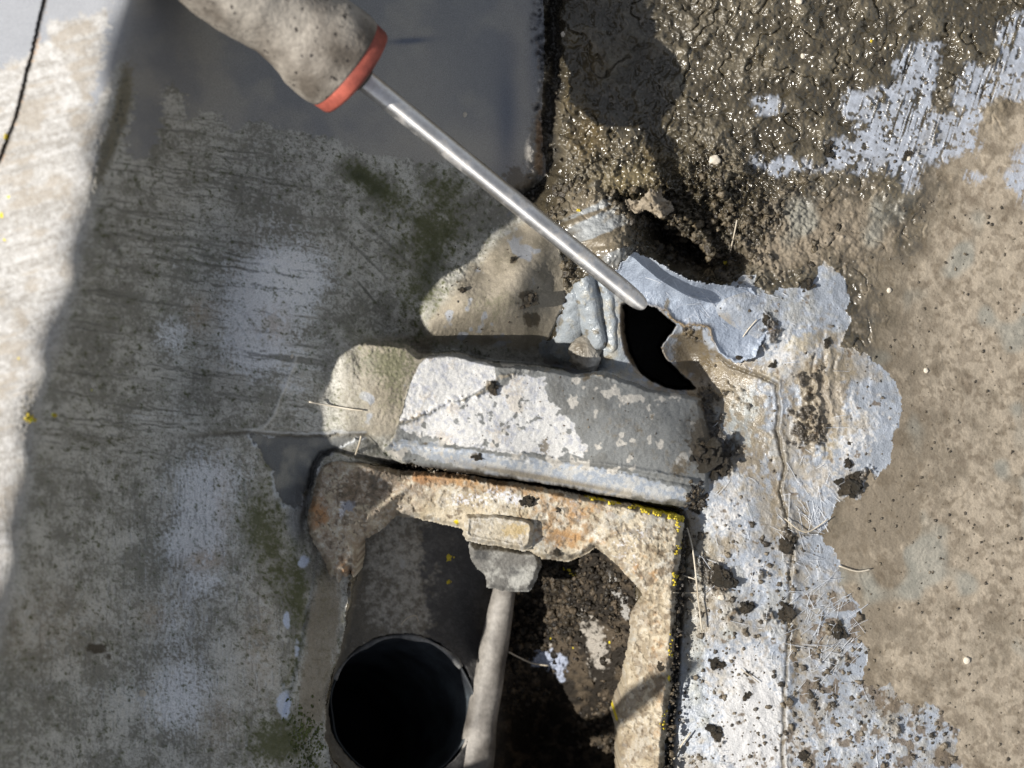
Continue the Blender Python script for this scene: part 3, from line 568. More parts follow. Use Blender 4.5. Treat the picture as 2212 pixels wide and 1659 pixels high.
# ------------------------------------------------------------------ materials
def surf_mat(name, nscale=1800, cvar=.18, bump=.15, bscale=2600, spec=.5, rmul=1.0, coat=0.0, metallic=0.0, base=None, rough=None, bdist=.0004, battr=False):
    m = bpy.data.materials.new(name); m.use_nodes = True
    t = m.node_tree; N = t.nodes; L = t.links
    b = N["Principled BSDF"]
    tc = N.new("ShaderNodeTexCoord")
    no = N.new("ShaderNodeTexNoise"); no.inputs["Scale"].default_value = nscale; no.inputs["Detail"].default_value = 4
    L.new(tc.outputs["Object"], no.inputs["Vector"])
    mr = N.new("ShaderNodeMapRange"); mr.inputs[1].default_value = .25; mr.inputs[2].default_value = .75
    mr.inputs[3].default_value = 1 - cvar; mr.inputs[4].default_value = 1 + cvar
    L.new(no.outputs[0], mr.inputs[0])
    mu = N.new("ShaderNodeVectorMath"); mu.operation = 'MULTIPLY'
    if base is None:
        at = N.new("ShaderNodeAttribute"); at.attribute_name = "Col"
        L.new(at.outputs["Color"], mu.inputs[0])
        ar = N.new("ShaderNodeAttribute"); ar.attribute_name = "Rgh"
        mm = N.new("ShaderNodeMath"); mm.operation = 'MULTIPLY'; mm.inputs[1].default_value = rmul
        L.new(ar.outputs["Fac"], mm.inputs[0]); L.new(mm.outputs[0], b.inputs["Roughness"])
    else:
        big = N.new("ShaderNodeTexNoise"); big.inputs["Scale"].default_value = nscale * .12; big.inputs["Detail"].default_value = 6
        L.new(tc.outputs["Object"], big.inputs["Vector"])
        cr = N.new("ShaderNodeValToRGB"); cr.color_ramp.elements[0].position = .36; cr.color_ramp.elements[1].position = .64
        cr.color_ramp.elements[0].color = (*base[0], 1); cr.color_ramp.elements[1].color = (*base[1], 1)
        L.new(big.outputs[0], cr.inputs[0]); L.new(cr.outputs[0], mu.inputs[0])
        b.inputs["Roughness"].default_value = rough or .6
    L.new(mr.outputs[0], mu.inputs[1]); L.new(mu.outputs[0], b.inputs["Base Color"])
    b.inputs["Specular IOR Level"].default_value = spec
    b.inputs["Metallic"].default_value = metallic
    if coat: b.inputs["Coat Weight"].default_value = coat; b.inputs["Coat Roughness"].default_value = .12
    n2 = N.new("ShaderNodeTexNoise"); n2.inputs["Scale"].default_value = bscale; n2.inputs["Detail"].default_value = 3
    L.new(tc.outputs["Object"], n2.inputs["Vector"])
    bp = N.new("ShaderNodeBump"); bp.inputs["Strength"].default_value = bump; bp.inputs["Distance"].default_value = bdist
    if battr:
        ab = N.new("ShaderNodeAttribute"); ab.attribute_name = "Bmp"; L.new(ab.outputs["Fac"], bp.inputs["Strength"])
    L.new(n2.outputs[0], bp.inputs["Height"]); L.new(bp.outputs[0], b.inputs["Normal"])
    return m

M_sheet = surf_mat("weathered_sheet", nscale=2300, cvar=.24, bump=.5, spec=.4)
M_mud = surf_mat("wet_mud", bump=1.0, bscale=600, spec=.8, bdist=.0009, battr=True)
M_dirt = surf_mat("dry_dirt", bump=.4, bscale=900, spec=.2, bdist=.0006)
M_coat = surf_mat("blue_grey_coating", bump=.7, bscale=1300, spec=.6, bdist=.0005)
M_box = surf_mat("chalky_grey_coating", bump=.5, spec=.3)
M_iron = surf_mat("rusty_cast_iron", bump=.7, bscale=1500, spec=.3)
M_pit = surf_mat("dark_soil", bump=.8, bscale=1500, spec=.2)

# ------------------------------------------------------------------ the surface, split by what it is
cell = lambda A: A[:-1, :-1]
stack = np.stack([cell(mSheet), cell(mEarth), cell(mCoat), cell(mBox) * 1.0, cell(mPit)])
ids = stack.argmax(0)
wdc = cell(wd) + .25 * cell(nB)
mapz = Z
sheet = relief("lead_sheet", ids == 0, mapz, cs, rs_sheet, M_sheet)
tag(sheet, "large weathered grey sheet folded over a sunlit ridge, scratched and mossy in the shade", "lead sheet")
mud = relief("wet_mud", (ids == 1) & (wdc < .5), mapz, ce, re, M_mud)
tag(mud, "glistening wet olive brown mud with bare blue-grey smears at the top right", "mud", kind="stuff")
_a = mud.data.attributes.new("Bmp", 'FLOAT', 'POINT'); _a.data.foreach_set("value", np.clip((.45 + .45 * nA.ravel()[LAST]) - .93 * mSmear.ravel()[LAST] - .5 * wd.ravel()[LAST], .05, 1).astype(np.float32))
gr = relief("ground", (ids == 1) & (wdc >= .5), mapz, ce, re, M_dirt)
tag(gr, "dry mottled beige and brown dirt ground on the right", "ground", kind="structure")
DRIPM = (ids == 2) & (cell(dripm) > .5)
coatR = relief("peeling_coating", (ids == 2) & ~DRIPM, mapz, cc, rc, M_coat)
tag(coatR, "blue-grey peeling coating torn open beside the screwdriver tip and running down the right side", "coating")
boxR = relief("coated_ledge", ids == 3, mapz, cb, rb, M_box)
tag(boxR, "raised grey ledge with white flaking chalky patches above the rusty frame", "ledge")
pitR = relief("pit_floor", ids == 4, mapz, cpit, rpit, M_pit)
tag(pitR, "dark soil-filled bottom of the pit inside the rusty frame", "pit", kind="structure")

def height_at(u, v):
    i = int(np.clip(np.searchsorted(UA, u), 1, NU - 1)); j = int(np.clip(np.searchsorted(VA, v), 1, NV - 1))
    return float(Z[j, i])

# ------------------------------------------------------------------ iron frame
sF = samp(F['frame'], US, VS)
Zf = rbf([(700, 990, 31), (680, 1150, 33), (760, 1050, 29), (740, 1240, 29.5), (700, 1230, 30), (800, 1150, 20), (866, 1020, 22), (860, 1105, 14), (1000, 1028, 20), (980, 1125, 13), (1170, 1060, 18), (1150, 1190, 13), (1230, 1208, 8), (1300, 1085, 17), (1460, 1115, 15), (1300, 1180, 14), (1380, 1250, 13), (1470, 1250, 13), (1370, 1340, 7), (1455, 1400, 12), (1350, 1550, 5), (1440, 1600, 11), (1340, 1700, 5), (1430, 1700, 10)])(U, V) * 1.3
Zf += .5 * nB + .16 * nC + .13 * nD
Zf -= 7 * (1 - smooth(0, 16, sF)) ** 2
Zf += 3.0 * blobs(U, V, [(1400, 1180, 60, 60, 1), (720, 1040, 30, 40, .8)]) - 3 * blobs(U, V, [(800, 1050, 50, 26, 1)])
dRidge = blobs(U, V, [(840, 1085, 60, 8, 1, -38)]); Zf += 2.2 * dRidge
cf = mix(C3((.47, .41, .31)), (.56, .53, .46), smooth(-.2, .8, nB + .6 * spk))
rust = blobs(U, V, [(930, 1035, 90, 20, .8), (1100, 1055, 160, 16, .7, 10), (690, 1110, 30, 40, .8), (745, 1220, 30, 30, .6), (1220, 1160, 70, 30, .8), (1180, 1100, 60, 30, .4), (1400, 1230, 40, 40, .3), (1420, 1400, 24, 160, .35), (720, 1000, 20, 20, .3), (1260, 1110, 60, 20, .5)])
cf = mix(cf, (.33, .27, .18), smooth(-.1, .8, fbm(U, V, 34, 3, 2, .5)) * .7)
cf = mix(cf, (.36, .20, .08), np.clip(smooth(.18, .85, rust + .35 * spk2 + .25 * nC) * .85, 0, 1))
cf = mix(cf, (.12, .09, .06), smooth(.35, .75, fbm(U, V, 13, 3, 0, .9) + .25 * smooth(1350, 1420, U)) * .75)
cf = mix(cf, (.20, .15, .095), smooth(.2, .9, nB + .3 * spk2 + .5 * smooth(1240, 1330, V)) * .5)
cf = mix(cf, (.27, .28, .28), smooth(.45, .9, nA * .5 + .55 * nC + .45 * blobs(U, V, [(1390, 1130, 60, 30, 1), (1330, 1120, 40, 20, .8)])) * .55)
cf = mix(cf, (.34, .28, .19), smooth(.2, .8, streak(U + 4 * W1, V, 84, 60, 4, 1) + .3 * spk) * smooth(1230, 1300, V) * .7)
cf = mix(cf, (.075, .06, .045), smooth(.35, .85, blobs(U, V, [(800, 1050, 60, 32, 1.5), (850, 1020, 60, 14, 1.0), (760, 1075, 40, 20, .8), (790, 1110, 60, 30, .3), (1200, 1200, 50, 12, .8), (1140, 1082, 14, 11, 1), (740, 1040, 30, 20, .3), (1210, 1098, 10, 5, .8)]) + .3 * spk2 + .1 * spk) * .85)
lf = smooth(960, 860, U + .9 * (V - 1080))
cf = mix(cf, (.30, .235, .175), lf * .75 * smooth(-.8, .4, spk2 + .3 * nC))
cf = mix(cf, (.46, .42, .36), lf * smooth(.3, .9, spk2 + .4 * spk) * .7)
cf = mix(cf, (.38, .20, .09), lf * smooth(.4, .8, rust + .3 * nC) * .8)
cf = mix(cf, (.28, .29, .33), smooth(.55, .75, blobs(U, V, [(757, 1092, 16, 18, 1), (740, 1110, 6, 26, .6)]) + .15 * spk))
cf = mix(cf, (.60, .60, .63), smooth(.5, .8, blobs(U, V, [(738, 1105, 7, 22, 1), (1100, 1075, 50, 14, .8, 20), (1010, 1080, 60, 22, .7), (1230, 1080, 30, 10, .4), (1350, 1200, 50, 30, .5, 45), (1380, 1150, 40, 30, .4)]) + .35 * spk) * .85)
cf = mix(cf, (.68, .54, .02), smooth(.70, .85, blobs(U, V, [(1300, 1080, 60, 4.5, 1.0, 11), (1390, 1094, 26, 5, 1.0, 12), (1430, 1104, 24, 9, 1.15, 12), (1460, 1118, 12, 10, 1.1, 20), (1472, 1180, 4, 22, .7), (1467, 1240, 4, 20, .6), (985, 1128, 9, 8, 1.0), (1445, 1465, 4, 16, .95), (1332, 1552, 4, 12, 1.1), (1350, 1350, 3, 60, .5)]) + .22 * spk + .15 * spk2))
holes = smooth(.62, .8, fbm(U, V, 9, 2, 4, 2) + .35 * smooth(1260, 1330, U) * smooth(1120, 1180, V) + .15)
cf = mix(cf, (.16, .12, .08), holes * .45)
Zf -= .5 * holes
frame = relief("iron_frame", cell(sF) > 0, Zf, cf, .8 + 0 * U, M_iron, skirt=28)
tag(frame, "rusty cream and orange cast iron frame around the dark pit, edged with yellow lichen", "metal frame")
sT = samp(F['tab'], US, VS)
Zt = 23.5 + .2 * nC + .15 * nD - 4.5 * (1 - smooth(0, 13, sT)) ** 2 - .02 * (V - 1150) + 1.0 * np.exp(-((sT - 10) / 4) ** 2)
cft = mix(cf, (.36, .32, .25), .5 + 0 * U); cft = mix(cft, (.52, .50, .46), smooth(.1, .7, spk2) * .6); cft = mix(cft, (.40, .28, .10), smooth(.3, .8, blobs(U, V, [(1110, 1145, 30, 18, 1)]) + .3 * spk) * .6)
tab = relief("lug", cell(sT) > 0, Zt, cft, .75 + 0 * U, M_iron, parent=frame, skirt=16)

LF = [(1350, 430), (1385, 430), (1396, 416), (1408, 404), (1414, 414), (1427, 406), (1431, 425), (1448, 436), (1457, 452), (1440, 462), (1424, 471), (1412, 460), (1396, 452), (1376, 462), (1356, 450)]
sLf = samp(poly_field(LF), U + 2 * W3, V + 2 * W4)
Zlf = Z * .3 + 12 + .05 * (U - 1400) + 1.4 * nC + 2.2 * np.exp(-((V - 438 + .1 * (U - 1400)) / 9) ** 2)
clf = mix(C3((.30, .255, .195)), (.19, .155, .11), smooth(-.2, .7, spk2 + .4 * nC)); clf = mix(clf, (.38, .33, .26), smooth(1400, 1440, U) * smooth(-.2, .5, spk))
leaf = relief("dead_leaf", cell(sLf) > 0, Zlf, clf, .7 + 0 * U, M_pit, skirt=.8)
tag(leaf, "curled dry tan leaf lying in the mud above the torn coating", "leaf")

# ------------------------------------------------------------------ torn flap of coating over the hole
sFl = samp(F['flap'], U + 3 * W1 + 2.0 * W3, V + 3 * W2 + 2.0 * W4)
Zl = rbf([(1325, 600, 20), (1370, 548, 30), (1400, 556, 32), (1445, 586, 31), (1500, 608, 26), (1560, 616, 19), (1620, 622, 12), (1652, 680, 9), (1640, 770, 9.5), (1590, 780, 10), (1556, 765, 11), (1535, 710, 13), (1500, 700, 14), (1460, 696, 15), (1440, 672, 16), (1400, 655, 18), (1345, 640, 16), (1400, 610, 21), (1450, 640, 17), (1520, 660, 13)])(U, V) * 1.35
Zl += .5 * nB + .18 * nC + .12 * nD
Zl += 1.6 * np.exp(-(sFl / 5) ** 2)
cfl = mix(C3((.27, .31, .38)), (.37, .42, .50), smooth(-.6, .7, nB + .3 * nC))
scr = np.zeros_like(U)
for k, (a, b) in enumerate([(60, 9), (-35, 7), (20, 8), (-68, 7)]):
    scr = np.maximum(scr, smooth(.72, .9, streak(U, V, a, 60, 2.6, k)))
cfl = mix(cfl, (.62, .66, .74), scr * .45 * smooth(-.2, .3, nA + .2))
cfl = mix(cfl, (.14, .11, .06), smooth(.5, .8, blobs(U, V, [(1440, 660, 12, 20, .9), (1480, 690, 30, 8, .5), (1630, 640, 8, 8, .8)]) + .3 * spk2) * .8)
rim_brown = np.exp(-(sFl / 5) ** 2) * smooth(640, 690, V)
cfl = mix(cfl, (.25, .19, .12), np.clip(rim_brown * 1.2, 0, 1) * smooth(1560, 1530, U))
cfl = mix(cfl, (.52, .55, .60), np.exp(-(sFl / 3.5) ** 2) * smooth(640, 600, V) * .6)
flap = relief("torn_flap", cell(sFl) > 0, Zl, cfl, .34 + .08 * nC, M_coat, parent=coatR, skirt=3.0)

# ------------------------------------------------------------------ tubes, lathes, lumps
def tube(name, pts_, mat, parent=None, seg=16, sub=4, wob=0.0, seed=1, cap=True, flat=1.0):
    """pts_: (x, y, z, radius) in metres; smooth path, closed ends"""
    P = np.array(pts_, float)
    t = np.arange(len(P)); tt = np.linspace(0, len(P) - 1, (len(P) - 1) * sub + 1)
    def cr(a):
        out = []
        for x in tt:
            i = min(int(x), len(P) - 2); f_ = x - i
            p0, p1, p2, p3 = a[max(i - 1, 0)], a[i], a[i + 1], a[min(i + 2, len(P) - 1)]
            out.append(.5 * (2 * p1 + (p2 - p0) * f_ + (2 * p0 - 5 * p1 + 4 * p2 - p3) * f_ ** 2 + (3 * p1 - p0 - 3 * p2 + p3) * f_ ** 3))
        return np.array(out)
    Q = cr(P[:, :3]); R = cr(P[:, 3])
    rs_ = np.random.RandomState(seed)
    n = len(Q); T = np.gradient(Q, axis=0); T /= np.linalg.norm(T, axis=1)[:, None] + 1e-12
    ref = np.array([0, 0, 1.0]) if abs(T[0][2]) < .9 else np.array([1.0, 0, 0])
    th = np.linspace(0, 2 * math.pi, seg, endpoint=False)
    co = []
    ph = rs_.rand(4) * 6
    for i in range(n):
        s_ = np.cross(T[i], ref); s_ /= np.linalg.norm(s_) + 1e-12; w = np.cross(s_, T[i])
        rr = R[i] * (1 + wob * (np.sin(2 * th + ph[0] + i * .21) * .5 + np.sin(3 * th + ph[1] - i * .37) * .35 + .3 * math.sin(i * .8 + ph[2])))
        co.append(Q[i] + rr[:, None] * (np.cos(th)[:, None] * s_ + np.sin(th)[:, None] * w * flat))
    co = np.concatenate(co)
    fs = []
    for i in range(n - 1):
        for k in range(seg):
            a = i * seg + k; b = i * seg + (k + 1) % seg
            fs.append((a, b, b + seg, a + seg))
    if cap:
        c0, c1 = len(co), len(co) + 1
        co = np.r_[co, [Q[0]], [Q[-1]]]
        for k in range(seg):
            fs.append((c0, (k + 1) % seg, k, c0)); b = (n - 1) * seg
            fs.append((c1, b + k, b + (k + 1) % seg, c1))
    me = bpy.data.meshes.new(name)
    me.from_pydata([tuple(c) for c in co], [], [tuple(dict.fromkeys(int(x) for x in f_)) for f_ in fs])
    me.polygons.foreach_set("use_smooth", [True] * len(me.polygons))
    me.update()
    return link(name, me, mat, parent)

def lathe(name, prof, origin, axis_, mat, parent=None, seg=64, dent=0.0, seed=3, extra=None):
    """prof: (distance along axis, radius)"""
    ax = Vector(axis_).normalized(); s_ = ax.cross(Vector((0, 0, 1))).normalized(); w = s_.cross(ax)
    co = []; rs_ = np.random.RandomState(seed)
    for (t_, r) in prof:
        for k in range(seg):
            a = 2 * math.pi * k / seg
            rr = r * (1 + (extra(t_, a) if extra else 0))
            co.append(Vector(origin) + ax * t_ + s_ * (math.cos(a) * rr) + w * (math.sin(a) * rr))
    n = len(prof); fs = []
    for i in range(n - 1):
        for k in range(seg):
            a = i * seg + k; b = i * seg + (k + 1) % seg
            fs.append((a, b, b + seg, a + seg))
    fs.append(tuple(range(seg - 1, -1, -1))); fs.append(tuple((n - 1) * seg + k for k in range(seg)))
    me = bpy.data.meshes.new(name); me.from_pydata([tuple(c) for c in co], [], fs)
    me.polygons.foreach_set("use_smooth", [True] * len(me.polygons)); me.update()
    return link(name, me, mat, parent)

ICO = None
def ico():
    global ICO
    if ICO is None:
        import bmesh
        bm = bmesh.new(); bmesh.ops.create_icosphere(bm, subdivisions=3, radius=1)
        bm.verts.ensure_lookup_table()
        ICO = (np.array([v.co[:] for v in bm.verts]), np.array([[v.index for v in f_.verts] for f_ in bm.faces]))
        bm.free()
    return ICO

def lump_mesh(name, seed, rough_=.35, sub3=True, squash=.7):
    co, fs = ico()
    r = np.random.RandomState(seed); o = r.rand(3) * 50
    def n3(p, f_): return vn(p[:, 0] * f_ + o[0], p[:, 1] * f_ + p[:, 2] * f_ * 1.7 + o[1], seed) + vn(p[:, 2] * f_ + o[2], p[:, 0] * f_ * 1.3 - p[:, 1] * f_, seed + 2)
    d = 1 + rough_ * (.55 * n3(co, 1.3) + .35 * n3(co, 3.1) + .22 * n3(co, 7))
    c = co * d[:, None]; c[:, 2] *= squash; c[:, 0] *= 1 + .3 * r.rand()
    return c, fs

# ------------------------------------------------------------------ screwdriver
def handle_mat():
    m = surf_mat("dirty_grey_rubber", nscale=500, cvar=.2, bump=.8, bscale=700, spec=.35, base=((.115, .098, .08), (.36, .325, .28)), rough=.5, bdist=.0006)
    t = m.node_tree; N = t.nodes; L = t.links
    tc = [n for n in N if n.type == 'TEX_COORD'][0]; b = N["Principled BSDF"]
    src = b.inputs["Base Color"].links[0].from_socket
    vo = N.new("ShaderNodeTexNoise"); vo.inputs["Scale"].default_value = 420; vo.inputs["Detail"].default_value = 2
    L.new(tc.outputs["Object"], vo.inputs["Vector"])
    cr = N.new("ShaderNodeValToRGB"); cr.color_ramp.elements[0].position = .66; cr.color_ramp.elements[1].position = .70
    L.new(vo.outputs[0], cr.inputs[0])
    mx = N.new("ShaderNodeMix"); mx.data_type = 'RGBA'
    L.new(cr.outputs[0], mx.inputs["Factor"]); L.new(src, mx.inputs["A"]); mx.inputs["B"].default_value = (.03, .025, .022, 1)
    L.new(mx.outputs["Result"], b.inputs["Base Color"])
    return m
M_handle = handle_mat()
M_red = surf_mat("worn_red_plastic", nscale=700, cvar=.2, bump=.4, spec=.4, base=((.19, .045, .034), (.50, .125, .085)), rough=.55)
M_rubber = surf_mat("black_grime", nscale=900, cvar=.3, bump=.5, base=((.02, .018, .016), (.06, .05, .04)), rough=.6)
def steel_mat():
    m = surf_mat("scuffed_steel", nscale=800, cvar=.1, bump=.16, bscale=900, metallic=1.0, base=((.72, .70, .68), (.88, .87, .87)), rough=.3, bdist=.0003)
    t = m.node_tree; N = t.nodes; L = t.links; b = N["Principled BSDF"]
    tc = [n for n in N if n.type == 'TEX_COORD'][0]
    n1 = N.new("ShaderNodeTexNoise"); n1.inputs["Scale"].default_value = 95; n1.inputs["Detail"].default_value = 8
    n1.inputs["Roughness"].default_value = .72
    L.new(tc.outputs["Object"], n1.inputs["Vector"])
    cr = N.new("ShaderNodeValToRGB"); cr.color_ramp.elements[0].position = .50; cr.color_ramp.elements[1].position = .66; cr.color_ramp.elements[1].color = (.75, .75, .75, 1)
    L.new(n1.outputs[0], cr.inputs[0])
    mx = N.new("ShaderNodeMix"); mx.data_type = 'RGBA'
    src = b.inputs["Base Color"].links[0].from_socket
    L.new(cr.outputs[0], mx.inputs["Factor"]); L.new(src, mx.inputs["A"]); mx.inputs["B"].default_value = (.34, .295, .24, 1)
    L.new(mx.outputs["Result"], b.inputs["Base Color"])
    sub = N.new("ShaderNodeMapRange"); sub.inputs[3].default_value = .95; sub.inputs[4].default_value = .05
    L.new(cr.outputs[0], sub.inputs[0]); L.new(sub.outputs[0], b.inputs["Metallic"])
    rg = N.new("ShaderNodeMapRange"); rg.inputs[3].default_value = .42; rg.inputs[4].default_value = .6
    L.new(cr.outputs[0], rg.inputs[0]); L.new(rg.outputs[0], b.inputs["Roughness"])
    return m
M_steel = steel_mat()


def brush(m, axis3):
    N = m.node_tree.nodes; b = N["Principled BSDF"]
    cx = N.new("ShaderNodeCombineXYZ")
    for i in range(3): cx.inputs[i].default_value = axis3[i]
    m.node_tree.links.new(cx.outputs[0], b.inputs["Tangent"]); b.inputs["Anisotropic"].default_value = .85
tip = wpt(1392, 662, 52)
root_pt = wpt(768, 157, 112)
axd = (root_pt - tip).normalized(); Ls = (root_pt - tip).length
brush(M_steel, axd)
sd = bpy.data.objects.new("screwdriver", None); col.objects.link(sd)
tag(sd, "dirty screwdriver with thick grey handle, red collar and long steel shaft pointing at the hole", "screwdriver")
r0 = .00375
lathe("shaft", [(0, .0016), (.0006, .0022), (.0018, .0028), (.004, .0033), (.008, .0036), (.014, r0), (.04, r0), (.08, r0), (.12, r0 * 1.03), (Ls - .008, r0 * 1.05), (Ls + .004, r0 * 1.05)], tip, axd, M_steel, sd, 48)
R = .0178
lathe("ferrule", [(Ls - .0044, .0041), (Ls - .0038, .0050), (Ls - .0022, .0056)], tip, axd, M_rubber, sd, 40)
lathe("collar", [(Ls - .0026, .0056), (Ls - .0022, .0072), (Ls - .0013, R * .80), (Ls - .0004, R * .96), (Ls + .0006, R * .985), (Ls + .0028, R * .995), (Ls + .0044, R), (Ls + .0052, R * .985)], tip, axd, M_red, sd, 72)
def hex_(t_, a):
    q = (t_ - Ls) / .12
    return .018 * math.cos(6 * a) * min(1, max(0, q * 3)) + .006 * math.sin(5 * a + t_ * 300) + .006 * math.sin(t_ * 700 + 2 * a)
prof = [(0.0048, 1.00), (.0056, 1.015), (.008, 1.03), (.012, 1.035), (.017, 1.0), (.021, .94), (.026, .885), (.031, .87), (.036, .90), (.042, .97), (.048, 1.02), (.056, 1.03), (.066, 1.0), (.08, .98), (.095, .99), (.108, .97), (.116, .85), (.120, .6)]
prof2 = []
for (a, b), (c, d) in zip(prof[:-1], prof[1:]):
    for k in range(3):
        f_ = k / 3; prof2.append((Ls + a + (c - a) * f_, R * (b + (d - b) * (f_ * f_ * (3 - 2 * f_)))))
prof2.append((Ls + prof[-1][0], R * prof[-1][1]))
lathe("handle", prof2, tip, axd, M_handle, sd, 72, extra=hex_)

# ------------------------------------------------------------------ pipe, rod and bracket in the pit
M_pipe = surf_mat("grimy_blue_grey_pipe", nscale=500, cvar=.3, bump=.5, bscale=600, base=((.014, .016, .020), (.055, .066, .076)), rough=.55)
pax = Vector((-.42, -.42, -1)).normalized()
pc = wpt(868, 1527, -30)
def pipe_mesh():
    seg = 96; co = []; fs = []
    prof_ = [(.016, .0328), (0, .0330), (-.001, .0326), (-.0006, .0320), (.002, .0317), (.03, .0315), (.08, .0315), (.13, .0315)]
    s_ = pax.cross(Vector((0, 1, 0))).normalized(); w = s_.cross(pax).normalized()
    up = Vector((0, 0, 1))
    for t_, r in prof_:
        for k in range(seg):
            a = 2 * math.pi * k / seg
            jit = 1 + .012 * math.sin(5 * a + 1) + .008 * math.sin(11 * a)
            # horizontal mouth, slanting bore
            co.append(pc + Vector((math.cos(a), math.sin(a), 0)) * (r * jit) + pax * max(t_, -.002) * (1 if t_ > 0 else .6))
    for i in range(len(prof_) - 1):
        for k in range(seg):
            a = i * seg + k; b = i * seg + (k + 1) % seg
            fs.append((a, a + seg, b + seg, b))
    me = bpy.data.meshes.new("pipe"); me.from_pydata([tuple(c) for c in co], [], fs)
    me.polygons.foreach_set("use_smooth", [True] * len(me.polygons)); me.update()
    return me
pipe = link("drain_pipe", pipe_mesh(), M_pipe)
tag(pipe, "round dark pipe mouth with a thin pale rim at the lower left of the pit", "pipe")
M_rim = surf_mat("chipped_pale_rim", nscale=800, cvar=.3, bump=.8, bscale=900, base=((.10, .10, .10), (.30, .29, .27)), rough=.7)
rp_ = []
for k in range(13):
    a = math.radians(35 + k * 10)
    rp_.append((pc.x + math.cos(a) * .0331, pc.y + math.sin(a) * .0331, pc.z + .0055, .0011 + .0005 * math.sin(k * 1.7)))
tube("rim", rp_, M_rim, pipe, seg=10, sub=4, wob=.25)

M_rod = surf_mat("grimy_lead_rod", nscale=450, cvar=.25, bump=.6, bscale=500, base=((.09, .08, .07), (.28, .26, .235)), rough=.6)
rod_pts = []
for (u, v, z, r) in [(1096, 1240, -24, 19), (1088, 1285, -31, 22), (1080, 1325, -32, 24), (1073, 1365, -33, 26), (1066, 1405, -34, 28), (1060, 1440, -35, 28), (1051, 1490, -34, 30), (1042, 1545, -34, 29), (1033, 1610, -34, 33), (1026, 1690, -34, 31), (1018, 1760, -34, 31)]:
    p = wpt(u, v, z); rod_pts.append((p.x, p.y, p.z, r * S * 1.2))
rod = tube("metal_rod", rod_pts, M_rod, seg=28, sub=5, wob=.03, seed=4)
tag(rod, "grimy grey rod running down through the middle of the pit from under the lug", "rod")

BR = [(1010, 1176), (1160, 1192), (1170, 1218), (1158, 1248), (1147, 1279), (1100, 1277), (1052, 1270), (1046, 1240), (1030, 1228), (1015, 1205)]
Fb = poly_field(BR); sB = samp(Fb, US, VS)
Zb = 3 - .05 * (V - 1180) + .2 * nC + .15 * nD - 4 * (1 - smooth(0, 12, sB)) ** 2
cbk = mix(C3((.14, .135, .125)), (.34, .335, .31), smooth(-.4, .9, nB + .5 * spk2 + .3 * spk)); cbk = mix(cbk, (.05, .05, .05), smooth(.3, .8, blobs(U, V, [(1040, 1200, 22, 16, 1), (1110, 1235, 22, 18, .7)]) + .2 * spk) * .8)
bracket = relief("bracket", cell(sB) > 0, Zb, cbk, .75 + 0 * U, M_iron, parent=rod, skirt=14)

# ------------------------------------------------------------------ blistered drip beside the hole
M_drip = surf_mat("glossy_grey_paint", nscale=300, cvar=.12, bump=.35, bscale=350, spec=.6, base=((.27, .29, .29), (.38, .405, .41)), rough=.30, bdist=.0008)
def upts(lst): 
    out = []
    for (u, v, z, r) in lst:
        p = wpt(u, v, z); out.append((p.x, p.y, p.z, r * S))
    return out
drip = relief("blistered_drip", DRIPM, mapz, cc, .26 + .08 * nC, M_coat)
tag(drip, "glossy grey runs of coating with a crusty round blob, hanging left of the torn hole", "coating drip")
c, fs = lump_mesh("blob", 5, .5, squash=.7)
M_crust = surf_mat("crusty_blob", nscale=420, cvar=.3, bump=1.0, bscale=420, spec=.5, base=((.17, .145, .11), (.46, .44, .40)), rough=.42, bdist=.0012)
bp_ = wpt(1264, 768, 10)
me = new_mesh("blob", c * np.array([30 * S * .85, 33 * S, 24 * S]) + np.array(bp_[:]), fs); link("blob", me, M_crust, drip)

# ------------------------------------------------------------------ mud crumbs and clods
def scatter(name, pts_, mat, protos, cols_, parent=None, sink=.1):
    """pts_: (u, v, z_mm or None, radius in grid units)"""
    allc, allf, allcol, base = [], [], [], 0
    r = np.random.RandomState(len(pts_))
    for (u, v, z, rad) in pts_:
        c, fs = protos[r.randint(len(protos))]
        a = r.rand() * 6.28; ca, sa = math.cos(a), math.sin(a)
        q = c.copy(); x = q[:, 0] * ca - q[:, 1] * sa; y = q[:, 0] * sa + q[:, 1] * ca
        if z is None: z = height_at(u, v)
        p = wpt(u, v, z + rad * .2 * sink)
        q = np.stack([x, y, q[:, 2]], 1) * rad * S + np.array(p[:])
        allc.append(q); allf.append(fs + base); base += len(q)
        k = np.array(cols_[r.randint(len(cols_))]) * (.75 + .5 * r.rand())
        allcol.append(np.broadcast_to(k, q.shape))
    cc2 = np.concatenate(allcol)
    me = new_mesh(name, np.concatenate(allc), np.concatenate(allf), cc2, np.full(len(cc2), .42), smooth_=False)
    return link(name, me, mat, parent)

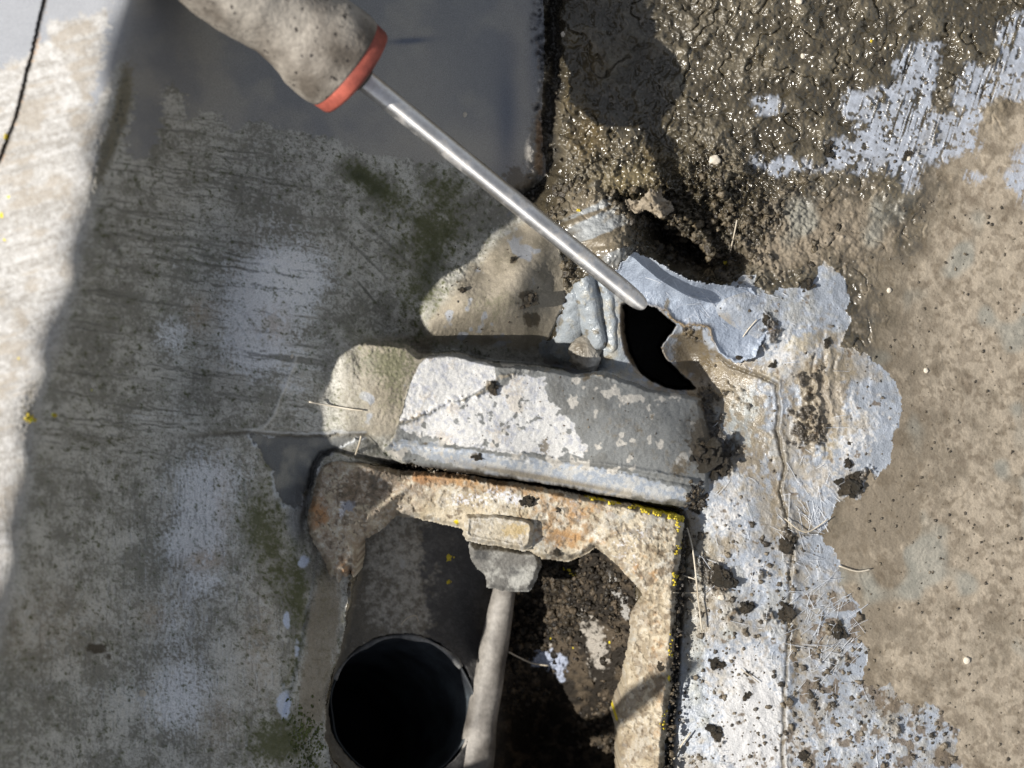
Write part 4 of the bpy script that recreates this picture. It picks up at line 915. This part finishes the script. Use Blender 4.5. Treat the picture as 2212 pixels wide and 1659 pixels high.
def small_ico():
    import bmesh
    bm = bmesh.new(); bmesh.ops.create_icosphere(bm, subdivisions=2, radius=1)
    bm.verts.ensure_lookup_table()
    r = (np.array([v.co[:] for v in bm.verts]), np.array([[v.index for v in f_.verts] for f_ in bm.faces])); bm.free(); return r
SC, SF = small_ico()
def small_lump(seed):
    r = np.random.RandomState(seed)
    d = 1 + .95 * (r.rand(len(SC)) - .5) + .25 * np.sin(SC @ (r.randn(3) * 4))
    k = np.array([.7 + .6 * r.rand(), .7 + .5 * r.rand(), .55 + .3 * r.rand()])
    return SC * d[:, None] * k, SF
PR = [small_lump(i) for i in range(12)]
M_crumb = surf_mat("moist_crumbs", nscale=900, cvar=.3, bump=1.0, bscale=1400, spec=.6, bdist=.0006)
rng = np.random.RandomState(11)
def cloud(n, cu, cv, ru, rv, rot, r0_, r1_, power=2.2):
    out = []; q = math.radians(rot)
    for _ in range(n):
        a, b = rng.randn() * .55, rng.randn() * .55
        u = cu + ru * a * math.cos(q) - rv * b * math.sin(q); v = cv + ru * a * math.sin(q) + rv * b * math.cos(q)
        out.append((u, v, None, r0_ + (r1_ - r0_) * rng.rand() ** power))
    return out
def keep(ps, f_): return [p for p in ps if f_(p)]
def fieldval(A, u, v):
    i = int(np.clip(np.searchsorted(UA, u), 1, NU - 1)); j = int(np.clip(np.searchsorted(VA, v), 1, NV - 1)); return float(A[j, i])
cr = cloud(900, 1610, 465, 170, 80, 16, 1.2, 9, 3.6) + cloud(420, 1400, 460, 110, 35, 25, 1.5, 10, 3) + cloud(420, 1490, 545, 100, 30, 12, 2, 11, 3) + cloud(200, 1180, 430, 45, 60, 0, 2, 10) + cloud(90, 1225, 580, 14, 34, 0, 3, 9) + cloud(160, 1560, 590, 40, 20, 0, 2, 8)
cr = keep(cr, lambda p: fieldval(nB, p[0], p[1]) + .5 * fieldval(nA, p[0], p[1]) > -.15 and fieldval(sCoat, p[0], p[1]) < -3 and fieldval(mEarth, p[0], p[1]) > .5 and fieldval(mound, p[0], p[1]) < .5 and fieldval(olive, p[0], p[1]) < .35 and fieldval(mSmear, p[0], p[1]) < .3)
crumb = scatter("crumbly_mud", cr, M_crumb, PR, [(.06, .048, .03), (.085, .067, .042), (.045, .036, .025), (.12, .095, .06)])
tag(crumb, "crumbly dark lumps of mud heaped above the torn coating", "mud", kind="stuff")
pc_ = cloud(700, 1220, 1300, 90, 110, 0, 2, 9) + cloud(300, 1130, 1420, 60, 120, 0, 2, 9) + cloud(260, 1300, 1570, 60, 60, 0, 2, 8) + cloud(200, 1320, 1300, 30, 90, 0, 1.5, 6)
pc_ = keep(pc_, lambda p: fieldval(sPit, p[0], p[1]) > 4 and p[0] > 1085 and not (1120 < p[0] < 1230 and 1400 < p[1] < 1480 and rng.rand() < .8) and not (1255 < p[0] < 1330 and 1340 < p[1] < 1470 and rng.rand() < .85))
soil = scatter("loose_soil", pc_, M_pit, PR, [(.028, .023, .017), (.045, .036, .025), (.018, .015, .012), (.08, .062, .043)])
tag(soil, "loose dark soil crumbs filling the right half of the pit", "soil", kind="stuff")
gc = []
for k in range(230):
    t_ = rng.rand(); gc.append((870 + 130 * t_ + rng.randn() * 6, 996 + 17 * t_ + rng.randn() * 6, 14 + 5 * rng.rand(), 1.5 + 5 * rng.rand() ** 2))
for k in range(260):
    t_ = rng.rand(); gc.append((1478 - 32 * t_ + rng.randn() * 5, 1115 + 560 * t_, 8 + 4 * rng.rand(), 1.2 + 4.5 * rng.rand() ** 2.5))
for k in range(120):
    gc.append((1505 + rng.randn() * 12, 1075 + rng.randn() * 14, None, 1.5 + 5 * rng.rand() ** 2))
edge_c = scatter("gap_grit", gc, M_crumb, PR, [(.05, .04, .028), (.10, .075, .045), (.03, .025, .02)])
tag(edge_c, "dark grit packed in the gap between the ledge and the rusty frame", "grit", kind="stuff")
sp = []
for k in range(2600):
    u = 1440 + 640 * rng.rand(); v = 590 + 1080 * rng.rand()
    if fieldval(mCoat, u, v) > .7 and fieldval(sHole, u, v) < -6 and rng.rand() < .25 + .6 * (v > 1150) : sp.append((u, v, None, .9 + 3.4 * rng.rand() ** 4))
for k in range(430):
    u = 1700 + 380 * rng.rand(); v = 1330 + 340 * rng.rand()
    if fieldval(mCoat, u, v) > .7: sp.append((u, v, None, 1.2 + 7 * rng.rand() ** 4.5))
for k in range(150):
    u = 1500 + 220 * rng.rand(); v = 1130 + 540 * rng.rand()
    if fieldval(mCoat, u, v) > .7: sp.append((u, v, None, 1.5 + 6 * rng.rand() ** 3.2))
for k in range(700):
    u = 1630 + 560 * rng.rand(); v = 30 + 380 * rng.rand()
    if fieldval(mSmear, u, v) > .6: sp.append((u, v, None, .9 + 3.2 * rng.rand() ** 3))
for k in range(160):
    sp.append((860 + 640 * rng.rand(), 800 + 230 * rng.rand(), None, .8 + 1.8 * rng.rand() ** 4))
for k in range(900):
    sp.append((1850 + 370 * rng.rand(), 420 + 1240 * rng.rand(), None, .8 + 3 * rng.rand() ** 4))
for k in range(60):
    sp.append((940 + 260 * rng.rand(), 520 + 220 * rng.rand(), None, .8 + 1.8 * rng.rand() ** 3))
grits = scatter("scattered_grit", sp, M_crumb, PR, [(.10, .08, .055), (.06, .048, .034), (.16, .13, .09)])
tag(grits, "fine brown specks of grit strewn over the coating, ledge and dirt", "grit", kind="stuff")

# clods large enough to count
CL = [(1513, 980, 34, 'largest clod, a dark crumbly heap on the right end of the grey ledge'), (1556, 1003, 22, 'flat brown clod just right of the dark heap beside the ledge'),
      (1562, 1250, 20, 'rough dark clod on the coating level with the frame corner gusset'), (1700, 1180, 16, 'clod wedged in the seam just below the notch of the coating'), (1652, 690, 17, 'shiny dark clod on the blue coating nearest the torn flap'),
      (1740, 614, 13, 'wet clod at the upper edge of the blue coating'), (1787, 742, 8, 'small round clod alone on the blue coating below its upper tip'), (1597, 775, 7, 'small clod on the lower rim of the torn flap'), (1671, 787, 7, 'small oval clod right of the torn flap rim'),
      (1700, 1322, 20, 'jagged clod lying across the long seam, largest along it'), (1612, 1312, 15, 'tall narrow clod left of the long seam'), (1809, 1366, 15, 'olive brown clod near the right coating edge among fibres'), (1552, 1435, 13, 'oval dark clod alone on the chalky white area'),
      (1612, 1505, 8, 'small brown clod in the middle of the chalky white area'), (1545, 1580, 14, 'brown clod near the bottom edge beside the frame'), (1734, 1632, 12, 'dark clod at the bottom edge right of the seam'), (1832, 1002, 10, 'pinkish brown clod on the coating just above the muddy notch'),
      (1840, 1050, 22, 'muddy lump covering the notch edge of the coating'), (1787, 318, 17, 'upright dark clod at the lower left of the blue smear in the mud'), (1900, 132, 9, 'dark clod at the upper left tip of the blue smear'), (1960, 335, 9, 'brown clod low in the middle of the blue smear'),
      (1502, 1095, 13, 'crumbly clod at the top right corner of the frame'), (1140, 1082, 14, 'brown mud clod on the rusty frame above the lug'), (1062, 836, 12, 'grey crumb on the white flaking ledge'), (1028, 985, 8, 'tan clod on the lower lip of the ledge'), (1208, 1098, 6, 'tiny dark clod on the frame right of the lug'),
      (1452, 1365, 8, 'upper of two dark clods on the right frame arm'), (1430, 1440, 10, 'lower of two dark clods on the right frame arm'), (1000, 628, 8, 'small pale crumb at the shadow edge of the tan hump'), (1138, 646, 15, 'flattened mud clod on the middle of the tan hump'), (1108, 563, 6, 'dark crumb near the top of the tan hump'), (1200, 1190, 8, 'crumb on the dark inner lip of the frame')]
M_clod = surf_mat("damp_clod", nscale=900, cvar=.35, bump=1.0, bscale=1100, spec=.55, bdist=.0010)
cprot = []
for k in range(6):
    r = np.random.RandomState(80 + k); vs, fs_, cl_, b_ = [], [], [], 0
    for q in range(46):
        p = r.randn(3) * np.array([.42, .34, .2]); p[2] = abs(p[2]) + .05 - .15 * np.hypot(p[0], p[1])
        c, fs = PR[r.randint(12)]; rad = .12 + .26 * r.rand() ** 1.5
        vs.append(c * rad + p); fs_.append(fs + b_); b_ += len(c)
        cl_.append(np.broadcast_to(np.array([(.075, .06, .042), (.05, .042, .03), (.10, .08, .055)][r.randint(3)]) * (.8 + .4 * r.rand()), c.shape))
    cc2 = np.concatenate(cl_)
    m_ = new_mesh("mud_clod", np.concatenate(vs), np.concatenate(fs_), cc2, np.full(len(cc2), .42), smooth_=False); m_.materials.append(M_clod); cprot.append(m_)
for k, (u, v, r, lab) in enumerate(CL):
    o = bpy.data.objects.new("mud_clod", cprot[k % 6]); col.objects.link(o)
    zf = fieldval(Zf, u, v) if fieldval(sF, u, v) > 0 else (fieldval(Zl, u, v) if fieldval(sFl, u, v) > 0 else height_at(u, v))
    o.location = wpt(u, v, zf); o.scale = (r * S * 1.25, r * S * 1.2, r * S * .9); o.rotation_euler = (0, 0, k * 1.3)
    tag(o, lab, "mud clod", "loose mud clods")

# ------------------------------------------------------------------ yellow lichen, pebbles, straws, fibres
M_yel = surf_mat("yellow_lichen", nscale=900, cvar=.25, bump=.8, base=((.50, .38, .03), (.72, .58, .06)), rough=.8)
def speck_obj(name, lst, mat, label, cat, group=None, kind=None):
    o = scatter(name, lst, mat, PR, [(1, 1, 1)])
    o.data.materials.clear(); o.data.materials.append(mat)
    return tag(o, label, cat, group, kind)
ly = []
for k in range(520):
    t_ = rng.rand() ** .6; u = 1270 + 205 * t_; v = 1074 + 41 * t_ + abs(rng.randn()) * 3.5 * (t_ + .2)
    if vn(np.float32(u / 11), np.float32(.7), 3) + 1.1 * t_ > .45 and not (1372 < u < 1385): ly.append((u, v + 2, fieldval(Zf, u, v + 2) + .3, 1.2 + 2.2 * rng.rand()))
for k in range(200):
    t_ = rng.rand() ** 1.4; v = 1120 + 460 * t_; u = np.interp(v, [1120, 1239, 1370, 1480, 1589], [1470, 1460, 1454, 1446, 1433]) + rng.randn() * 2.5
    if vn(np.float32(v / 24), np.float32(.3), 2) > .25: ly.append((u - 2, v, fieldval(Zf, u - 6, v), .9 + 1.7 * rng.rand()))
speck_obj("yellow_lichen", ly, M_yel, "bright yellow lichen crusting the top right edge of the rusty frame", "lichen", kind="stuff")
for (u, v, n, sp_, lab) in [(1234, 1234, 16, 7, "yellow lichen cluster on the soil below the frame, right of the bracket"), (971, 1203, 14, 6, "yellow flake left of the bracket in the pit"), (969, 1258, 8, 4, "lower yellow flake left of the bracket"),
                            (1566, 567, 4, 3, "bright yellow flake at the right end of the dark mud hollow"), (1250, 455, 4, 3, "yellow flake on the ribbed mound under the screwdriver shaft"), (1882, 88, 4, 3, "small orange-yellow seed on the wet mud, upper right"),
                            (68, 905, 12, 7, "yellow lichen spot on the ridge at the far left"), (116, 897, 8, 5, "yellow lichen spot in the shade just right of the ridge"), (14, 295, 8, 5, "yellow lichen beside the crack at the left edge")]:
    speck_obj("lichen_flake", [(u + rng.randn() * sp_ * .6, v + rng.randn() * sp_ * .6, None, 1.6 + 1.6 * rng.rand()) for _ in range(n)], M_yel, lab, "lichen flake")
M_peb = surf_mat("pale_pebble", nscale=700, cvar=.15, bump=.4, base=((.55, .48, .38), (.72, .66, .56)), rough=.7)
pm = []
for k in range(3):
    c, fs = lump_mesh("pebble", 60 + k, .25, squash=.6); m_ = new_mesh("pebble", c, fs); m_.materials.append(M_peb); pm.append(m_)
for k, (u, v, r, lab) in enumerate([(1544, 345, 10, "cream pebble on the wet mud, largest of the pale ones"), (1734, 121, 5, "tiny cream pebble in the upper mud"), (1218, 74, 6, "orange-tinted pebble beside the dark trench"), (1726, 4, 6, "pale pebble at the top edge of the mud"),
      (630, 769, 4, "white speck on the frosted sheet"), (2088, 1427, 7, "white pebble on the beige dirt at lower right"), (1558, 1290, 6, "orange pebble on the coating near the frame"), (1920, 627, 5, "white chip on the dirt right of the coating"), (2000, 800, 5, "cream chip on the dirt beside the coating edge"), (308, 1498, 6, "pale fleck near the bottom of the shaded sheet"), (1004, 248, 5, "tiny pale stone on the clean sheet by the shaft"), (1962, 342, 5, "tan pebble in the blue smear")]):
    o = bpy.data.objects.new("pebble", pm[k % 3]); col.objects.link(o)
    o.location = wpt(u, v, height_at(u, v) + r * .05); o.scale = (r * S,) * 3; o.rotation_euler = (0, 0, k)
    tag(o, lab, "pebble", "pale pebbles and chips")
M_straw = surf_mat("dry_straw", nscale=500, cvar=.15, bump=.2, base=((.42, .36, .27), (.62, .56, .46)), rough=.5)
def strand(name, uvs, r, lab, lift=1.2, mat=M_straw, cat="straw", group="dry straws"):
    pts_ = []
    for (u, v) in uvs:
        zz = fieldval(Zf, u, v) if fieldval(sF, u, v) > 0 else height_at(u, v)
        p = wpt(u, v, zz + lift); pts_.append((p.x, p.y, p.z, r * S))
    return tag(tube(name, pts_, mat, seg=6, sub=4), lab, cat, group)
strand("straw", [(1484, 1140), (1495, 1180), (1502, 1230), (1508, 1290), (1516, 1360)], 1.8, "long pale straw standing beside the frame's right edge", 4)
strand("straw", [(1466, 1240), (1485, 1246), (1504, 1252)], 1.3, "short straw crossing the frame's right edge, upper one", 3)
strand("straw", [(1455, 1280), (1480, 1281), (1506, 1280)], 1.1, "short straw crossing the frame's right edge, lower one", 3)
strand("straw", [(1098, 1408), (1125, 1422), (1150, 1433), (1185, 1438)], 1.8, "pale twig in the pit right of the rod", 6)
strand("straw", [(1592, 475), (1585, 510), (1577, 545)], 1.6, "thin grey straw standing in the mud above the coating", 3)
strand("straw", [(668, 868), (710, 876), (765, 885), (785, 887)], 1.7, "pale straw lying over the shadow edge left of the ledge", 1.5)
strand("straw", [(780, 942), (775, 962), (768, 982)], 2.0, "short twig above the frame's left corner", 4)
strand("straw", [(1880, 1230), (1850, 1234), (1812, 1222)], 1.6, "dark straw on the lower coating edge", 1.5)
strand("straw", [(1455, 1640), (1472, 1610), (1492, 1582)], 2.0, "white straw leaning by the bottom of the frame", 3)
strand("straw", [(866, 1350), (880, 1335), (898, 1330), (904, 1342)], 1.1, "curled hair-like root over the pipe rim", 4)
strand("straw", [(1600, 1445), (1640, 1475)], 1.1, "thin straw on the chalky patch", 1.5)
strand("straw", [(1695, 1120), (1740, 1150), (1790, 1120)], 1.4, "bent straw at the notch in the coating", 3)
strand("straw", [(1635, 690), (1610, 720), (1588, 758)], 1.2, "straight straw on the smooth blue coating", 1.5)
# glass-like fibres
M_fib = surf_mat("pale_glass_fibre", nscale=500, cvar=.1, bump=.1, spec=.8, base=((.50, .53, .58), (.72, .74, .78)), rough=.3)
fco, ffs = [], []
def add_fibre(u, v, ang, ln, r):
    n = 4; c_, s_ = math.cos(ang), math.sin(ang); b0 = len(fco)
    for k in range(n + 1):
        f_ = k / n - .5; uu = u + c_ * ln * f_; vv = v + s_ * ln * f_ + 3 * (f_ * f_ - .25) * rng_f
        zz = height_at(uu, vv)
        if fieldval(sFl, uu, vv) > 0: zz = fieldval(Zl, uu, vv)
        p = wpt(uu, vv, zz + .7 + .5 * math.sin(k + u))
        for q in range(4):
            a = q * math.pi / 2
            fco.append((p.x - s_ * math.cos(a) * r * S, p.y - c_ * math.cos(a) * r * S, p.z + math.sin(a) * r * S))
    for k in range(n):
        for q in range(4):
            a = b0 + k * 4 + q; b = b0 + k * 4 + (q + 1) % 4
            ffs.append((a, b, b + 4, a + 4))
for k in range(300):
    rng_f = rng.randn()
    reg = rng.randint(5)
    if reg <= 1: u, v, a = 1790 + rng.randn() * 45, 1370 + rng.randn() * 80, rng.randn() * .5 - .6
    elif reg == 2: u, v, a = 1560 + rng.randn() * 70, 650 + rng.randn() * 35, .55 + rng.randn() * .35
    elif reg == 3: u, v, a = 1760 + rng.randn() * 40, 1120 + rng.randn() * 50, 1.0 + rng.randn() * .5
    else: u, v, a = 1700 + rng.randn() * 110, 1300 + rng.randn() * 200, rng.rand() * 3.14
    if fieldval(mCoat, u, v) > .5 and fieldval(sHole, u, v) < -8: add_fibre(u, v, a, 14 + 50 * rng.rand() ** 2, max(.3, .3 + .35 * rng.rand()))
me = new_mesh("glass_fibres", np.array(fco), np.array(ffs)); fib = link("glass_fibres", me, M_fib)
tag(fib, "fine pale glassy fibres sticking out of the torn blue-grey coating", "fibres", kind="stuff")

# made-up stick outside the view, added only to cast a shadow bar
M_stick = surf_mat("shadow_caster_brown", nscale=300, cvar=.25, bump=.6, base=((.10, .08, .06), (.22, .18, .13)), rough=.8)
stick = tube("shadow_caster", [(-.214, -.222, .100, .0042), (-.206, -.206, .150, .0050), (-.201, -.193, .205, .0058), (-.199, -.180, .240, .0060), (-.198, -.165, .270, .0048), (-.197, -.158, .284, .0020)], M_stick, seg=14, sub=4, wob=.08)
tag(stick, "unseen stick added outside the left edge to cast the shadow bar on the right frame arm", "stick")

# moss tuft beside the pit
M_moss = surf_mat("green_moss", nscale=900, cvar=.4, bump=1.0, base=((.035, .045, .012), (.14, .16, .05)), rough=.9)
ms = []
for k in range(420):
    a, b = rng.randn(2); u = 662 + 20 * a + 6 * b; v = 1600 + 38 * b
    if fieldval(sPit, u, v) < -3: ms.append((u, v, None, 1.2 + 2.6 * rng.rand() ** 2))
speck_obj("moss", ms, M_moss, "rough green moss tuft beside the lower left rim of the pit", "moss", kind="stuff")
